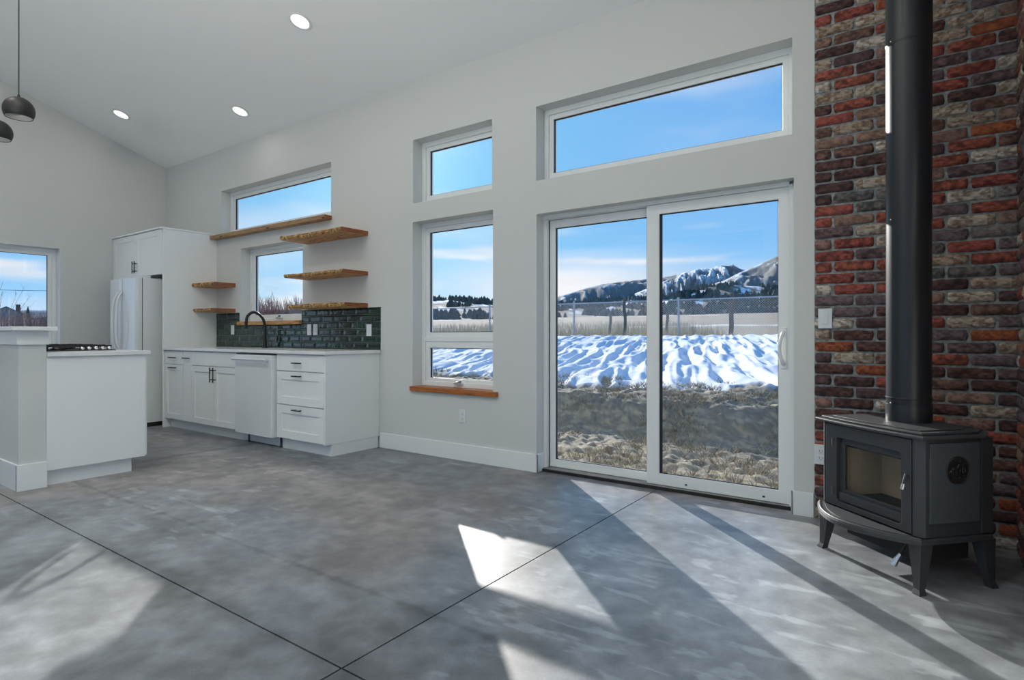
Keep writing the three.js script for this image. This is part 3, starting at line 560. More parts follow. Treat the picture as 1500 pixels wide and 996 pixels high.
// pendants
function pendant(x, y, z, label) {
  const g = thing('pendant_lamp', label, 'lamp', [x, y, z], 0, { group: 'pendant lamps' }), R = 0.098, out = [], inn = [];
  for (let i = 0; i <= 22; i++) { const a = lerp(0.06, 2.12, i / 22); out.push([R * Math.sin(a), R * Math.cos(a)]); }
  for (let i = 22; i >= 0; i--) { const a = lerp(0.06, 2.12, i / 22); inn.push([(R - 0.003) * Math.sin(a), (R - 0.003) * Math.cos(a)]); }
  part('shade', lathe(out, 40), std({ color: lin(0.012, 0.012, 0.012), roughness: 0.5 }), g, 'black globe shade');
  part('shade_lining', lathe(inn, 40), std({ color: lin(0.8, 0.78, 0.75), roughness: 0.6 }), g, 'white inside of the shade');
  part('rim', new THREE.TorusGeometry(R * Math.sin(2.12), 0.002, 6, 40).rotateX(Math.PI / 2).translate(0, R * Math.cos(2.12), 0), M.matteBlack, g);
  part('socket', rod([0, R - 0.012, 0], [0, R + 0.018, 0], 0.011, 0.008, 12), M.matteBlack, g);
  part('bulb', new THREE.SphereGeometry(0.03, 16, 12).translate(0, 0.01, 0), M.plate, g);
  const top = ceilY(z) - y; part('cord', rod([0, R + 0.01, 0], [0, top - 0.02, 0], 0.0038), M.matteBlack, g);
  part('canopy', rod([0, top - 0.045, 0], [0, top + 0.02, 0], 0.06, 0.06, 24), M.matteBlack, g);
}
pendant(-5.5, 2.748, 2.45, 'black globe pendant above the cut end of the half wall');
pendant(-6.02, 2.69, 2.45, 'black globe pendant farther along the half wall');
// recessed ceiling lights
function downlight(x, z, label, power = 60) {
  const n = new THREE.Vector3(0, -1, z < RIDGE ? SLOPE : -SLOPE).normalize();
  const g = thing('recessed_light', label, 'ceiling light', [x, ceilY(z), z], 0, { group: 'recessed ceiling lights' });
  g.quaternion.setFromUnitVectors(new THREE.Vector3(0, -1, 0), n);
  part('trim_ring', lathe([[0.078, -0.001], [0.1, -0.001], [0.1, -0.004], [0.085, -0.009], [0.076, -0.006], [0.078, -0.001]], 40), M.trim, g);
  part('lamp_lens', lathe([[0, -0.0035], [0.077, -0.0035]].reverse(), 40), M.lampGlow, g, 'glowing white lens');
  const l = new THREE.RectAreaLight(new THREE.Color().setRGB(1, 0.95, 0.88), power, 0.14, 0.14); l.position.set(0, -0.012, 0); l.rotation.x = -Math.PI / 2; g.add(l);
}
downlight(-4.29, 0.9, 'lit recessed ceiling light nearest the tall narrow window', 20);
downlight(-6.145, 0.37, 'lit recessed ceiling light above the high kitchen window', 20);
downlight(-7.83, 0.89, 'lit recessed ceiling light above the refrigerator', 20);
for (const [x, z, l] of [[-2.6, 3.2, 'unseen recessed ceiling light over the middle of the room'], [-4.3, 3.2, 'unseen recessed ceiling light over the walkway beside the half wall'], [-6.0, 3.2, 'unseen recessed ceiling light over the half wall, between pendants and gable'], [-0.9, 3.2, 'unseen recessed ceiling light between the stove corner and the back windows']]) downlight(x, z, l, x > -3 ? 335 : 310);  // lights out of view, placed and set to brighten walls and floor
{ // unseen uplight behind the camera, placed to brighten the vaulted ceiling
  const g = thing('unseen_floor_uplight', 'unseen black uplight, out of view, placed to brighten the vaulted ceiling', 'floor lamp', [-2.9, 0, 4.7]);
  part('base', lathe([[0, 0], [0.15, 0], [0.15, 0.015], [0.03, 0.03], [0, 0.03]], 32), M.matteBlack, g);
  part('pole', rod([0, 0.02, 0], [0, 1.62, 0], 0.014), M.matteBlack, g);
  part('bowl', lathe([[0.02, 1.6], [0.1, 1.62], [0.19, 1.68], [0.23, 1.75], [0.226, 1.75], [0.186, 1.686], [0.1, 1.63], [0.0, 1.615]], 40), M.matteBlack, g);
  part('lamp_lens', lathe([[0.205, 1.715], [0, 1.715]].reverse(), 40), M.lampGlow, g, 'glowing opal disc of the unseen uplight');
  const l = new THREE.RectAreaLight(new THREE.Color().setRGB(1, 0.965, 0.88), 430, 0.28, 0.28); l.position.set(0, 1.73, 0); l.rotation.x = Math.PI / 2; g.add(l);
}

// ---------------------------------------------------------------- wood stove (local z = front)
{
  const iron = std({ color: lin(0.045, 0.05, 0.055), roughness: 0.48, metalness: 0.2, bumpMap: peelTex, bumpScale: 0.0004 });
  const greyIron = std({ color: lin(0.055, 0.066, 0.074), roughness: 0.6, metalness: 0.1, bumpMap: peelTex, bumpScale: 0.0005 });
  const g = thing('wood_stove', 'black cast-iron wood stove on splayed legs in the brick corner', 'stove', [-0.11, 0, 0.57], -43 * Math.PI / 180);
  const plan = (pts, y0, y1, bev = 0.004) => { const s = new THREE.Shape(pts.map(([x, z]) => new THREE.Vector2(x, -z))); const q = extrude(s, y0, y1, bev); q.rotateX(-Math.PI / 2); return q; };
  const bow = (w, z0, z1, n = 14) => { const o = []; for (let i = 0; i <= n; i++) { const x = lerp(w, -w, i / n); o.push([x, z0 + z1 * (1 - (x / w) ** 2)]); } return o; };
  // body walls round a hollow firebox
  const wallsG = [
    bx(-0.27, 0.27, 0.235, 0.645, -0.18, -0.12), bx(-0.288, -0.225, 0.235, 0.645, -0.12, 0.166), bx(0.225, 0.288, 0.235, 0.645, -0.12, 0.166),
    bx(-0.28, 0.28, 0.6, 0.645, -0.12, 0.16), bx(-0.28, 0.28, 0.235, 0.265, -0.12, 0.16),
  ];
  const body = part('body', wallsG, iron, g);
  for (const s of [-1, 1]) { // chamfered corner posts
    const pts = s > 0 ? [[0.252, 0.15], [0.252, 0.189], [0.262, 0.189], [0.293, 0.166], [0.293, 0.15]] : [[-0.293, 0.15], [-0.293, 0.166], [-0.262, 0.189], [-0.252, 0.189], [-0.252, 0.15]];
    part('corner_post', plan(pts, 0.235, 0.645, 0.002), iron, body);
  }
  // door with rounded opening
  const rr = (S, x0, x1, y0, y1, r) => { S.moveTo(x0 + r, y0); S.lineTo(x1 - r, y0); S.quadraticCurveTo(x1, y0, x1, y0 + r); S.lineTo(x1, y1 - r); S.quadraticCurveTo(x1, y1, x1 - r, y1); S.lineTo(x0 + r, y1); S.quadraticCurveTo(x0, y1, x0, y1 - r); S.lineTo(x0, y0 + r); S.quadraticCurveTo(x0, y0, x0 + r, y0); return S; };
  const ds = rectShape(-0.246, 0.246, 0.24, 0.64); ds.holes.push(rr(new THREE.Path(), -0.178, 0.198, 0.267, 0.578, 0.018));
  const door = part('door', extrude(ds, 0.166, 0.192, 0.003), iron, g);
  const is = rr(new THREE.Shape(), -0.19, 0.21, 0.26, 0.59, 0.01); is.holes.push(rectHole(-0.15, 0.188, 0.325, 0.545));
  part('inner_frame', extrude(is, 0.15, 0.168, 0.003), iron, door);
  part('sill_bar', [bx(-0.17, 0.19, 0.27, 0.312, 0.16, 0.184, 0.004)], iron, door);
  const gp = new THREE.PlaneGeometry(0.345, 0.228); gp.translate(0.019, 0.435, 0.149); part('glass', gp, phys({ color: lin(0.9, 0.88, 0.84), roughness: 0.02, transmission: 1, thickness: 0, ior: 1.5 }), door, 'clear firebox window');
  const hd = part('latch_handle', [rod([0.235, 0.478, 0.19], [0.235, 0.478, 0.207], 0.007), rod([0.239, 0.495, 0.207], [0.225, 0.432, 0.212], 0.006, 0.007)], iron, door);
  part('handle_tip', rod([0.229, 0.452, 0.21], [0.224, 0.427, 0.2125], 0.0075, 0.0085, 12), M.chrome, hd);
  part('hinge', [rod([-0.2, 0.53, 0.192], [-0.2, 0.57, 0.192], 0.005), rod([-0.2, 0.29, 0.192], [-0.2, 0.33, 0.192], 0.005)], iron, door);
  // firebrick lining
  const fb = std({ color: lin(0.62, 0.5, 0.36), roughness: 0.95, bumpMap: peelTex, bumpScale: 0.001 });
  const box = part('firebox', [bx(-0.224, 0.224, 0.266, 0.28, -0.119, 0.14)], M.black, g);
  for (let i = 0; i < 3; i++) part('firebrick', bx(-0.222 + i * 0.148, -0.076 + i * 0.148 - 0.002, 0.28, 0.56, -0.118, -0.09, 0.003), fb, box);
  for (const s of [-1, 1]) for (let i = 0; i < 2; i++) part('firebrick', bx(s > 0 ? 0.196 : -0.222, s > 0 ? 0.222 : -0.196, 0.28, 0.56, -0.089 + i * 0.113, 0.022 + i * 0.113, 0.003), fb, box);
  part('baffle', bx(-0.222, 0.222, 0.53, 0.545, -0.1, 0.13), iron, box);
  // sides with medallions
  for (const s of [-1, 1]) {
    const p = part('side_panel', bx(s > 0 ? 0.287 : -0.299, s > 0 ? 0.299 : -0.287, 0.293, 0.629, -0.104, 0.149, 0.003), greyIron, g, 'grey enamelled side panel');
    const ed = [new THREE.TorusGeometry(0.056, 0.0035, 8, 40)];
    const disc = new THREE.CylinderGeometry(0.056, 0.056, 0.003, 40); disc.rotateX(Math.PI / 2); ed.push(disc);
    const r = rng(9), tri = (x, y, w, h) => { const t = new THREE.ConeGeometry(w, h, 3); t.scale(1, 1, 0.35); t.translate(x, y + h / 2, 0.003); return t; };
    for (const [x, y, w, h] of [[0.024, -0.012, 0.012, 0.034], [0.036, -0.008, 0.009, 0.026], [0.012, -0.006, 0.008, 0.024], [-0.035, -0.01, 0.008, 0.022], [-0.044, -0.012, 0.006, 0.016]]) ed.push(tri(x, y, w, h));
    ed.push(new THREE.SphereGeometry(0.012, 12, 8).scale(1.3, 0.8, 0.4).translate(-0.018, 0.006, 0.003), rod([-0.028, 0, 0.003], [-0.03, -0.02, 0.003], 0.002), rod([-0.01, 0, 0.003], [-0.008, -0.02, 0.003], 0.002), rod([-0.006, 0.01, 0.003], [0.002, 0.024, 0.003], 0.004, 0.003));
    for (let i = 0; i < 9; i++) ed.push(new THREE.SphereGeometry(0.0024, 6, 4).translate((r() - 0.5) * 0.05, 0.028 + r() * 0.02, 0.003));
    for (let i = 0; i < 14; i++) ed.push(new THREE.SphereGeometry(0.0034 + 0.002 * r(), 6, 4).scale(1.4, 0.7, 0.7).translate((r() - 0.5) * 0.076, -0.018 - r() * 0.022, 0.003));
    const m = part('medallion', ed, M.black, p, 'round black relief medallion with trees'); m.position.set(s * 0.3005, 0.514, 0.013); m.rotation.y = s * Math.PI / 2;
    part('rear_shield', bx(s > 0 ? 0.268 : -0.29, s > 0 ? 0.29 : -0.268, 0.237, 0.642, -0.182, -0.122, 0.003), iron, g);
  }
  // top: two stepped plates, bowed front, clipped rear corners
  const top = part('top_plate', plan([...bow(0.312, 0.2, 0.018), [-0.312, -0.12], [-0.25, -0.2], [0.25, -0.2], [0.312, -0.12]], 0.645, 0.661, 0.005), iron, g);
  part('top_step', plan([...bow(0.288, 0.182, 0.016), [-0.288, -0.11], [-0.235, -0.185], [0.235, -0.185], [0.288, -0.11]], 0.661, 0.672, 0.004), iron, top);
  part('cook_surface', plan([...bow(0.25, 0.148, 0.014), [-0.25, -0.06], [-0.19, -0.17], [0.19, -0.17], [0.25, -0.06]], 0.672, 0.677, 0.002), iron, top);
  // bottom plate with bowed ash lip
  const lip = part('ash_lip', plan([...bow(0.3, 0.195, 0.14, 22), [-0.3, -0.17], [-0.26, -0.195], [0.26, -0.195], [0.3, -0.17]], 0.206, 0.232, 0.006), iron, g);
  const rim = []; for (let i = 0; i <= 24; i++) { const x = lerp(0.292, -0.292, i / 24); rim.push([x, 0.232, 0.188 + 0.138 * (1 - (x / 0.292) ** 2)]); } part('lip_rim', tube(rim, 0.006, 60, 8), iron, lip);
  part('lip_inset', plan(bow(0.255, 0.192, 0.105, 18), 0.231, 0.235, 0.001), iron, lip);
  // under-body
  part('ash_box', bx(-0.2, 0.2, 0.095, 0.207, -0.16, 0.11, 0.004), M.rubber, g);
  part('ash_latch', rod([-0.13, 0.16, 0.12], [-0.07, 0.165, 0.135], 0.006, 0.009, 10), M.chrome, g);
  const dr = part('air_control', rod([0.215, 0.205, 0.17], [0.185, 0.115, 0.2], 0.005, 0.006), M.black, g); part('air_control_tip', rod([0.196, 0.14, 0.192], [0.176, 0.088, 0.209], 0.008, 0.015, 12), M.chrome, dr);
  // legs
  for (const sx of [-1, 1]) for (const sz of [-1, 1]) {
    const rings = [[0.212, 0.262, 0.16, 0.031], [0.15, 0.266, 0.165, 0.026], [0.06, 0.272, 0.174, 0.018], [0.022, 0.275, 0.179, 0.0145], [0.008, 0.279, 0.183, 0.017], [0, 0.281, 0.185, 0.018]], pos = [], idx = [];
    for (const [y, x, z, h] of rings) for (const [a, b] of [[-1, -1], [1, -1], [1, 1], [-1, 1]]) pos.push(sx * x + a * h, y, sz * z + b * h);
    for (let i = 0; i < rings.length - 1; i++) for (let k = 0; k < 4; k++) { const a = i * 4 + k, b = i * 4 + (k + 1) % 4; idx.push(a, b, a + 4, b, b + 4, a + 4); }
    idx.push(0, 2, 1, 0, 3, 2); const e = (rings.length - 1) * 4; idx.push(e, e + 1, e + 2, e, e + 2, e + 3);
    const q = new THREE.BufferGeometry(); q.setAttribute('position', new THREE.Float32BufferAttribute(pos, 3)); q.setIndex(idx); const n = q.toNonIndexed(); n.computeVertexNormals(); part('leg', boxUV(n), iron, g);
  }
  // pipe
  const a = -43 * Math.PI / 180, px = -0.11 + Math.sin(a) * -0.05, pz = 0.57 + Math.cos(a) * -0.05, R = 0.0905;
  const pipe = thing('stovepipe', 'tall black double-wall stovepipe rising from the stove', 'stovepipe', [px, 0.677, pz]);
  const pm = std({ color: lin(0.02, 0.023, 0.027), roughness: 0.33, metalness: 0.3 });
  const Y = 0.677, topY = ceilY(pz) - Y;
  part('flue_collar', lathe([[R + 0.003, 0], [R + 0.003, 0.078], [R - 0.001, 0.08], [R - 0.001, 0]], 48), pm, pipe);
  part('pipe_section', [lathe([[R, 0.07], [R, 0.103], [R + 0.0025, 0.106], [R + 0.0025, 0.112], [R, 0.115], [R, 0.94]], 48)], pm, pipe);
  part('pipe_section', [lathe([[R + 0.0022, 0.935], [R + 0.0022, 0.955], [R + 0.0008, 0.958], [R + 0.0008, 1.775]], 48)], pm, pipe);
  part('pipe_section', [lathe([[R + 0.003, 1.768], [R + 0.004, 1.79], [R + 0.003, 1.795], [R + 0.003, topY - 0.02]], 48)], pm, pipe);
  part('screw', [[0.085, 0], [0.945, 1], [1.78, 2]].map(([y, k]) => new THREE.SphereGeometry(0.004, 8, 6).translate(-R * 0.75, y, R * 0.7)), M.chrome, pipe);
  part('ceiling_flange', rod([0, topY - 0.03, 0], [0, topY + 0.03, 0], 0.17, 0.17, 40), pm, pipe);
}

// ---------------------------------------------------------------- outdoors
const CREST = 13.6;
function groundY(x, z) {
  const d = -z, w = 0.35 * (noise(x * 0.45, 2, 3) - 0.5) + 0.12 * (noise(x * 1.7, 5, 4) - 0.5), s = d - 2.75 - w;
  let y = -0.13 + 0.37 * smooth(0, 0.75, s) + 0.082 * Math.max(0, s - 0.55);
  return y;
}
const yC = 1.05;
{
  // near ground: bare earth, a low bank, then wind-rippled snow up to the crest
  const x0 = -24, x1 = 5, nx = 760, rowsZ = []; let d = 0.2; while (d < CREST + 1.2) { rowsZ.push(d); d += 0.022 + d * 0.0032; }
  const pos = [], col = [], idx = [], ny = rowsZ.length;
  for (let j = 0; j < ny; j++) for (let i = 0; i <= nx; i++) {
    const x = lerp(x0, x1, i / nx), z = -rowsZ[j], dd = rowsZ[j];
    let y = groundY(x, z);
    const edge = 4.25 + 0.9 * (fbm(x * 0.5, z * 0.5, 8, 3) - 0.5) * 2 + 0.25 * (noise(x * 3, z * 3, 18) - 0.5) + (x > -2.2 ? 0.35 : 0);
    const sn = smooth(-0.12, 0.16, dd - edge + 0.5 * (fbm(x * 4, z * 4, 28, 3) - 0.5));
    const q = 0.94 * x - 0.34 * z, al = -0.34 * x - 0.94 * z, warp = 1.5 * noise(al * 0.3, q * 0.5, 38) + 0.5 * noise(al * 0.9, q * 1.2, 39);
    const rdg = (n, w) => Math.exp(-Math.pow((2 * n - 1) * w, 2)), h1 = rdg(noise(q * 4.6 + 1.5 * warp, al * 0.5, 48), 2.2), h2 = rdg(noise(q * 7.4 + 2.2 * warp, al * 1.1, 49), 1.8), flat = smooth(CREST + 0.3, CREST - 2.5, dd) * 0.6 + 0.4;
    y += sn * ((0.1 * h1 + 0.055 * h2 + 0.015 * (noise(x * 7, z * 7, 58) - 0.5)) * flat - 0.08 * flat);
    const rough = fbm(x * 3.2, z * 3.2, 68, 4) - 0.5, clod = fbm(x * 11, z * 11, 78, 3) - 0.5;
    y += (1 - sn) * (0.07 * rough + 0.075 * clod + 0.03 * (fbm(x * 24, z * 24, 108, 2) - 0.5));
    y = y - Math.max(0, dd - CREST) * 0.35;
    pos.push(x, y, z);
    const dirtT = fbm(x * 1.3, z * 1.3, 88, 4), fleck = hash(i, j, 5), gr = fbm(x * 9, z * 22, 98, 3);
    let c = [lerp(0.15, 0.24, dirtT), lerp(0.13, 0.21, dirtT), lerp(0.095, 0.16, dirtT)]; const st = smooth(0.48, 0.66, gr) * 0.75; c = c.map((v, k) => lerp(v, [0.34, 0.29, 0.19][k], st) * (0.8 + 0.4 * fleck));
    const s = [0.7, 0.73, 0.77]; col.push(...c.map((v, k) => lerp(v, s[k], sn)));
  }
  for (let j = 0; j < ny - 1; j++) for (let i = 0; i < nx; i++) { const a = j * (nx + 1) + i, b = a + nx + 1; idx.push(a, a + 1, b, a + 1, b + 1, b); }
  const g = new THREE.BufferGeometry(); g.setAttribute('position', new THREE.Float32BufferAttribute(pos, 3)); g.setAttribute('color', new THREE.Float32BufferAttribute(col, 3)); g.setIndex(idx); g.computeVertexNormals();
  solo('yard_ground', g, std({ vertexColors: true, roughness: 1 }), 'bare earth yard with a low bank and rippled snow outside the patio door', 'ground', { kind: 'structure' });
}
solo('unseen_snow_ground', bx(-320, 320, -0.5, -0.14, -0.19, 320), std({ color: lin(0.78, 0.79, 0.81), roughness: 1 }), 'unseen snow-covered ground round the house, reflecting daylight into the windows', 'ground', { kind: 'structure' }).position.y = -0.06;  // out of view; snow-pale so it bounces daylight indoors
const fieldY = (x, z) => yC - 0.25 + 0.0395 * Math.max(0, -z - CREST) + 0.25 * (fbm(x * 0.05, z * 0.05, 6, 3) - 0.5) * smooth(14, 60, -z);
{
  const pos = [], col = [], idx = [], nx = 160, ny = 90;
  for (let j = 0; j <= ny; j++) { const d = CREST - 0.4 + 330 * Math.pow(j / ny, 2.2); for (let i = 0; i <= nx; i++) {
    const sp = 26 + d * 1.5, x = lerp(-sp - 4, sp * 0.45, i / nx), z = -d; pos.push(x, fieldY(x, z) + 0.1 * (hash(i, j, 2) - 0.5) * smooth(2, 30, d - CREST), z);
    const a = fbm(x * 0.12, z * 0.2, 16, 4), s = smooth(0.68, 0.76, fbm(x * 0.035, z * 0.11, 26, 3)); const c = [lerp(0.17, 0.29, a), lerp(0.135, 0.22, a), lerp(0.085, 0.14, a)];
    col.push(...c.map((v, k) => lerp(v, [0.8, 0.83, 0.87][k], s)));
  } }
  for (let j = 0; j < ny; j++) for (let i = 0; i < nx; i++) { const a = j * (nx + 1) + i, b = a + nx + 1; idx.push(a, a + 1, b, a + 1, b + 1, b); }
  const g = new THREE.BufferGeometry(); g.setAttribute('position', new THREE.Float32BufferAttribute(pos, 3)); g.setAttribute('color', new THREE.Float32BufferAttribute(col, 3)); g.setIndex(idx); g.computeVertexNormals();
  solo('pasture', g, std({ vertexColors: true, roughness: 1 }), 'tan winter pasture with snow streaks beyond the fence', 'field', { kind: 'structure' });
}
{ // dry grass along the fence line
  const blade = new THREE.BufferGeometry(); blade.setAttribute('position', new THREE.Float32BufferAttribute([-0.006, 0, 0, 0.006, 0, 0, 0.05, 1, 0.02, 0, 0, -0.006, 0, 0, 0.006, 0.03, 0.85, -0.03], 3)); blade.computeVertexNormals();
  const N = 15000, m = new THREE.InstancedMesh(blade, std({ color: 0xffffff, roughness: 1, side: THREE.DoubleSide }), N), o = new THREE.Object3D(), r = rng(31), c = new THREE.Color();
  for (let i = 0; i < N; i++) {
    const near = i < N * 0.55, d = CREST + (near ? r() * 1.6 : 1.6 + 30 * r() * r()), x = -26 + r() * 27 - d * 0.4, k = fbm(x * 0.6, d * 0.6, 4, 2);
    o.position.set(x, fieldY(x, -d) - 0.03, -d); o.rotation.set((r() - 0.5) * 0.5, r() * 6.28, (r() - 0.5) * 0.7); const s = (near ? 0.2 + 0.5 * k : 0.3 + 0.55 * k) * (0.6 + 0.7 * r()); o.scale.set(1.2, s, 1.2); o.updateMatrix(); m.setMatrixAt(i, o.matrix);
    const t = r(); m.setColorAt(i, c.setRGB(lerp(0.34, 0.62, t), lerp(0.26, 0.49, t), lerp(0.14, 0.3, t)));
  }
  m.name = 'dry_grass'; shade(m); scene.add(m); tag(m, 'tall dry tan grass along the fence line', 'grass', null, 'stuff');
}
{ // dead grass stubble on the bare earth
  const blade = new THREE.BufferGeometry(); blade.setAttribute('position', new THREE.Float32BufferAttribute([-0.05, 0, 0, 0.05, 0, 0, 0.5, 0.9, 0.3, 0, 0, -0.05, 0, 0, 0.05, -0.6, 0.7, -0.4, -0.05, 0, 0.02, 0.04, 0, 0, 0.1, 1, -0.5], 3)); blade.computeVertexNormals();
  const N = 16000, m = new THREE.InstancedMesh(blade, std({ color: 0xffffff, roughness: 1, side: THREE.DoubleSide }), N), o = new THREE.Object3D(), r = rng(57), c = new THREE.Color(); let n = 0;
  for (let i = 0; i < N * 4 && n < N; i++) { const d = 0.35 + 4.6 * r(), x = -9 + 10.5 * r() - d * 0.3, k = fbm(x * 1.6, d * 2.2, 9, 3); if (r() > smooth(0.38, 0.62, k)) continue; o.position.set(x, groundY(x, -d) - 0.015, -d); o.rotation.set(0, r() * 6.28, 0); const s = 0.05 + 0.09 * r(); o.scale.set(s, s * (0.5 + 0.5 * r()), s); o.updateMatrix(); m.setMatrixAt(n, o.matrix); const t = r(); m.setColorAt(n++, c.setRGB(lerp(0.14, 0.42, t), lerp(0.12, 0.35, t), lerp(0.08, 0.23, t))); }
  m.count = n; m.name = 'dead_grass_stubble'; shade(m); scene.add(m); tag(m, 'dead grass stubble on the bare earth outside the patio door', 'grass', null, 'stuff');
}
{ // chain-link fence
  const z = -14.3, x0 = -24, x1 = 2, base = fieldY(-8, z) - 0.05, h = 1.42;
  const galv = std({ color: lin(0.4, 0.42, 0.45), roughness: 0.6, metalness: 0.2 });
  const g = thing('chain_link_fence', 'galvanised chain-link fence along the top of the snow bank', 'fence', [0, base, z]);
  part('top_rail', rod([x0, h, 0], [x1, h, 0], 0.022), galv, g);
  for (const x of [-21.6, -17.8, -14.0, -10.23, -6.45, -2.7, 1.1]) part('post', [rod([x, -0.2, 0], [x, h + 0.04, 0], 0.032), new THREE.SphereGeometry(0.038, 8, 6).translate(x, h + 0.05, 0)], galv, g);
  const w = [], s = 0.075, L = x1 - x0, t = 0.0021;
  const P = [], I = []; const bar = (ax, ay, bx_, by, zz) => { const dx = bx_ - ax, dy = by - ay, l = Math.hypot(dx, dy), nx = -dy / l * t, ny = dx / l * t, b = P.length / 3; P.push(ax + nx, ay + ny, zz, ax - nx, ay - ny, zz, bx_ - nx, by - ny, zz, bx_ + nx, by + ny, zz, ax, ay, zz + t, bx_, by, zz + t); I.push(b, b + 4, b + 3, b + 3, b + 4, b + 5, b + 1, b + 2, b + 4, b + 2, b + 5, b + 4, b, b + 3, b + 1, b + 1, b + 3, b + 2); };
  for (let x = x0 - h; x < x1; x += s) { let a = x, y0 = 0, b = x + h, y1 = h; if (a < x0) { y0 = x0 - a; a = x0; } if (b > x1) { y1 = h - (b - x1); b = x1; } if (y1 > y0) { bar(a, y0, b, y1, 0.003); bar(x0 + x1 - a, y0, x0 + x1 - b, y1, -0.003); } }
  const q = new THREE.BufferGeometry(); q.setAttribute('position', new THREE.Float32BufferAttribute(P, 3)); q.setIndex(I); q.computeVertexNormals(); const mm = part('chain_link_mesh', q, galv, g, 'diamond wire mesh'); mm.userData.kind = 'stuff';
}
{ // old wooden posts behind the fence
  const wood = std({ color: lin(0.09, 0.075, 0.06), roughness: 1 });
  for (const [px, k, h, lean, label] of [[915, 19.5, 1.5, 0.0, 'tall thin upright weathered wooden post beyond the chain-link fence'], [891, 20.5, 0.95, 0.12, 'leaning short wooden post beyond the chain-link fence'], [977, 20, 1.0, 0.0, 'short upright dark wooden post close to a chain-link fence post'], [1070, 19, 1.55, 0.04, 'thick crooked wooden post, thickest of the old posts beyond the fence']]) {
    const p = away(px, 491, k), y = fieldY(p.x, p.z), r = rng(px);
    const pts = []; for (let i = 0; i <= 5; i++) pts.push([lean * i / 5 * h + (r() - 0.5) * 0.05, -0.15 + (h + 0.15) * i / 5, (r() - 0.5) * 0.04]);
    const o = solo('wooden_post', tube(pts, px === 1070 ? 0.075 : 0.05, 12, 7), wood, label, 'post', { group: 'old wooden fence posts' }); o.position.set(p.x, y, p.z);
  }
}
// far land: ridges whose crest follows the skyline, with real depth in front and behind
function range(name, label, tops, K, opt) {
  const pos = [], col = [], idx = [], nx = opt.nx, ny = opt.ny, p0 = tops[0][0], p1 = tops[tops.length - 1][0];
  for (let j = 0; j <= ny; j++) for (let i = 0; i <= nx; i++) {
    const px = lerp(p0, p1, i / nx), t = j / ny, k = K * lerp(opt.near, opt.far, t), tc = (1 - opt.near) / (opt.far - opt.near);
    const top = (HORIZON - table(tops, px)) / FOCAL * K, f = t < tc ? Math.pow(t / tc, opt.pow || 1) : 1 - (t - tc) / (1 - tc);
    const n = fbm(px / opt.ns + t * 1.3, t * opt.nt + px / opt.ns * 0.4, opt.seed, 6), rg = 1 - Math.abs(2 * n - 1), n2 = fbm(px / 6, t * 60, opt.seed + 5, 4);
    const inside = Math.sin(Math.PI * clamp(f)) ;
    const base = opt.base, y = base + (top - base) * f + (top - base) * (opt.rough * (rg - 0.6) * inside + 0.02 * (n2 - 0.5));
    const P = away(px, HORIZON, k); pos.push(P.x, EYE + y, P.z); col.push(...opt.color(f, rg, n2, px, t));
  }
  for (let j = 0; j < ny; j++) for (let i = 0; i < nx; i++) { const a = j * (nx + 1) + i, b = a + nx + 1; idx.push(a, a + 1, b, a + 1, b + 1, b); }
  const g = new THREE.BufferGeometry(); g.setAttribute('position', new THREE.Float32BufferAttribute(pos, 3)); g.setAttribute('color', new THREE.Float32BufferAttribute(col, 3)); g.setIndex(idx); g.computeVertexNormals();
  return solo(name, g, std({ vertexColors: true, roughness: 1, side: THREE.DoubleSide }), label, 'mountain', { kind: 'structure' });
}
const mix3 = (a, b, t) => a.map((v, k) => lerp(v, b[k], t));
const rock = (f, rg, n2, lo, hi) => mix3([0.15, 0.155, 0.15], [0.74, 0.76, 0.78], clamp(smooth(lo, hi, rg * 0.6 + n2 * 0.4 + 0.25 * (f - 0.5))));
range('mountain', 'long low mountain ridge trailing off beside the central peak', [[640, 470], [720, 460], [800, 440], [815, 435], [850, 424], [880, 416], [915, 411], [948, 408], [968, 406], [990, 402], [1020, 404], [1060, 415], [1100, 430]], 6200, { nx: 220, ny: 40, near: 0.8, far: 1.15, ns: 26, nt: 5, rough: 0.5, seed: 3, base: 20, color: (f, rg, n2) => rock(f, rg, n2, 0.8, 1.0) });
range('mountain', 'jagged snow-streaked peak between the two mountain ridges', [[930, 430], [968, 414], [985, 405], [1005, 398], [1022, 394], [1040, 393], [1052, 389], [1062, 386.5], [1068, 388], [1073, 386.5], [1085, 393], [1100, 400], [1130, 412], [1200, 440]], 5600, { nx: 240, ny: 48, near: 0.78, far: 1.15, ns: 18, nt: 6, rough: 0.55, seed: 13, base: 20, color: (f, rg, n2) => rock(f, rg, n2, 0.7, 0.9) });
range('mountain', 'steep dark mountain flank with snow chutes behind the juniper hill', [[1000, 432], [1040, 417], [1060, 411], [1080, 401], [1110, 388], [1141, 373], [1200, 352], [1300, 330], [1450, 345], [1700, 420]], 4600, { nx: 240, ny: 48, near: 0.72, far: 1.15, ns: 34, nt: 7, rough: 0.4, seed: 23, base: 15, color: (f, rg, n2) => rock(f, rg, n2, 0.78, 0.96) });
range('mountain', 'far low hills behind the thickets', [[-2600, 470], [-1200, 462], [-400, 458], [0, 453], [200, 451], [420, 452], [600, 452], [760, 448], [860, 455], [960, 470]], 7000, { nx: 260, ny: 16, near: 0.85, far: 1.1, ns: 60, nt: 3, rough: 0.3, seed: 33, base: 5, color: (f, rg, n2) => rock(f, rg, n2, 0.75, 1.0) });
const hillTops = [[560, 452], [620, 440], [660, 438], [722, 441], [790, 447], [815, 446], [870, 443], [930, 437], [960, 440], [985, 434], [1005, 427], [1030, 420], [1065, 416], [1100, 418], [1141, 421], [1220, 418], [1340, 414], [1500, 425], [1700, 450]];
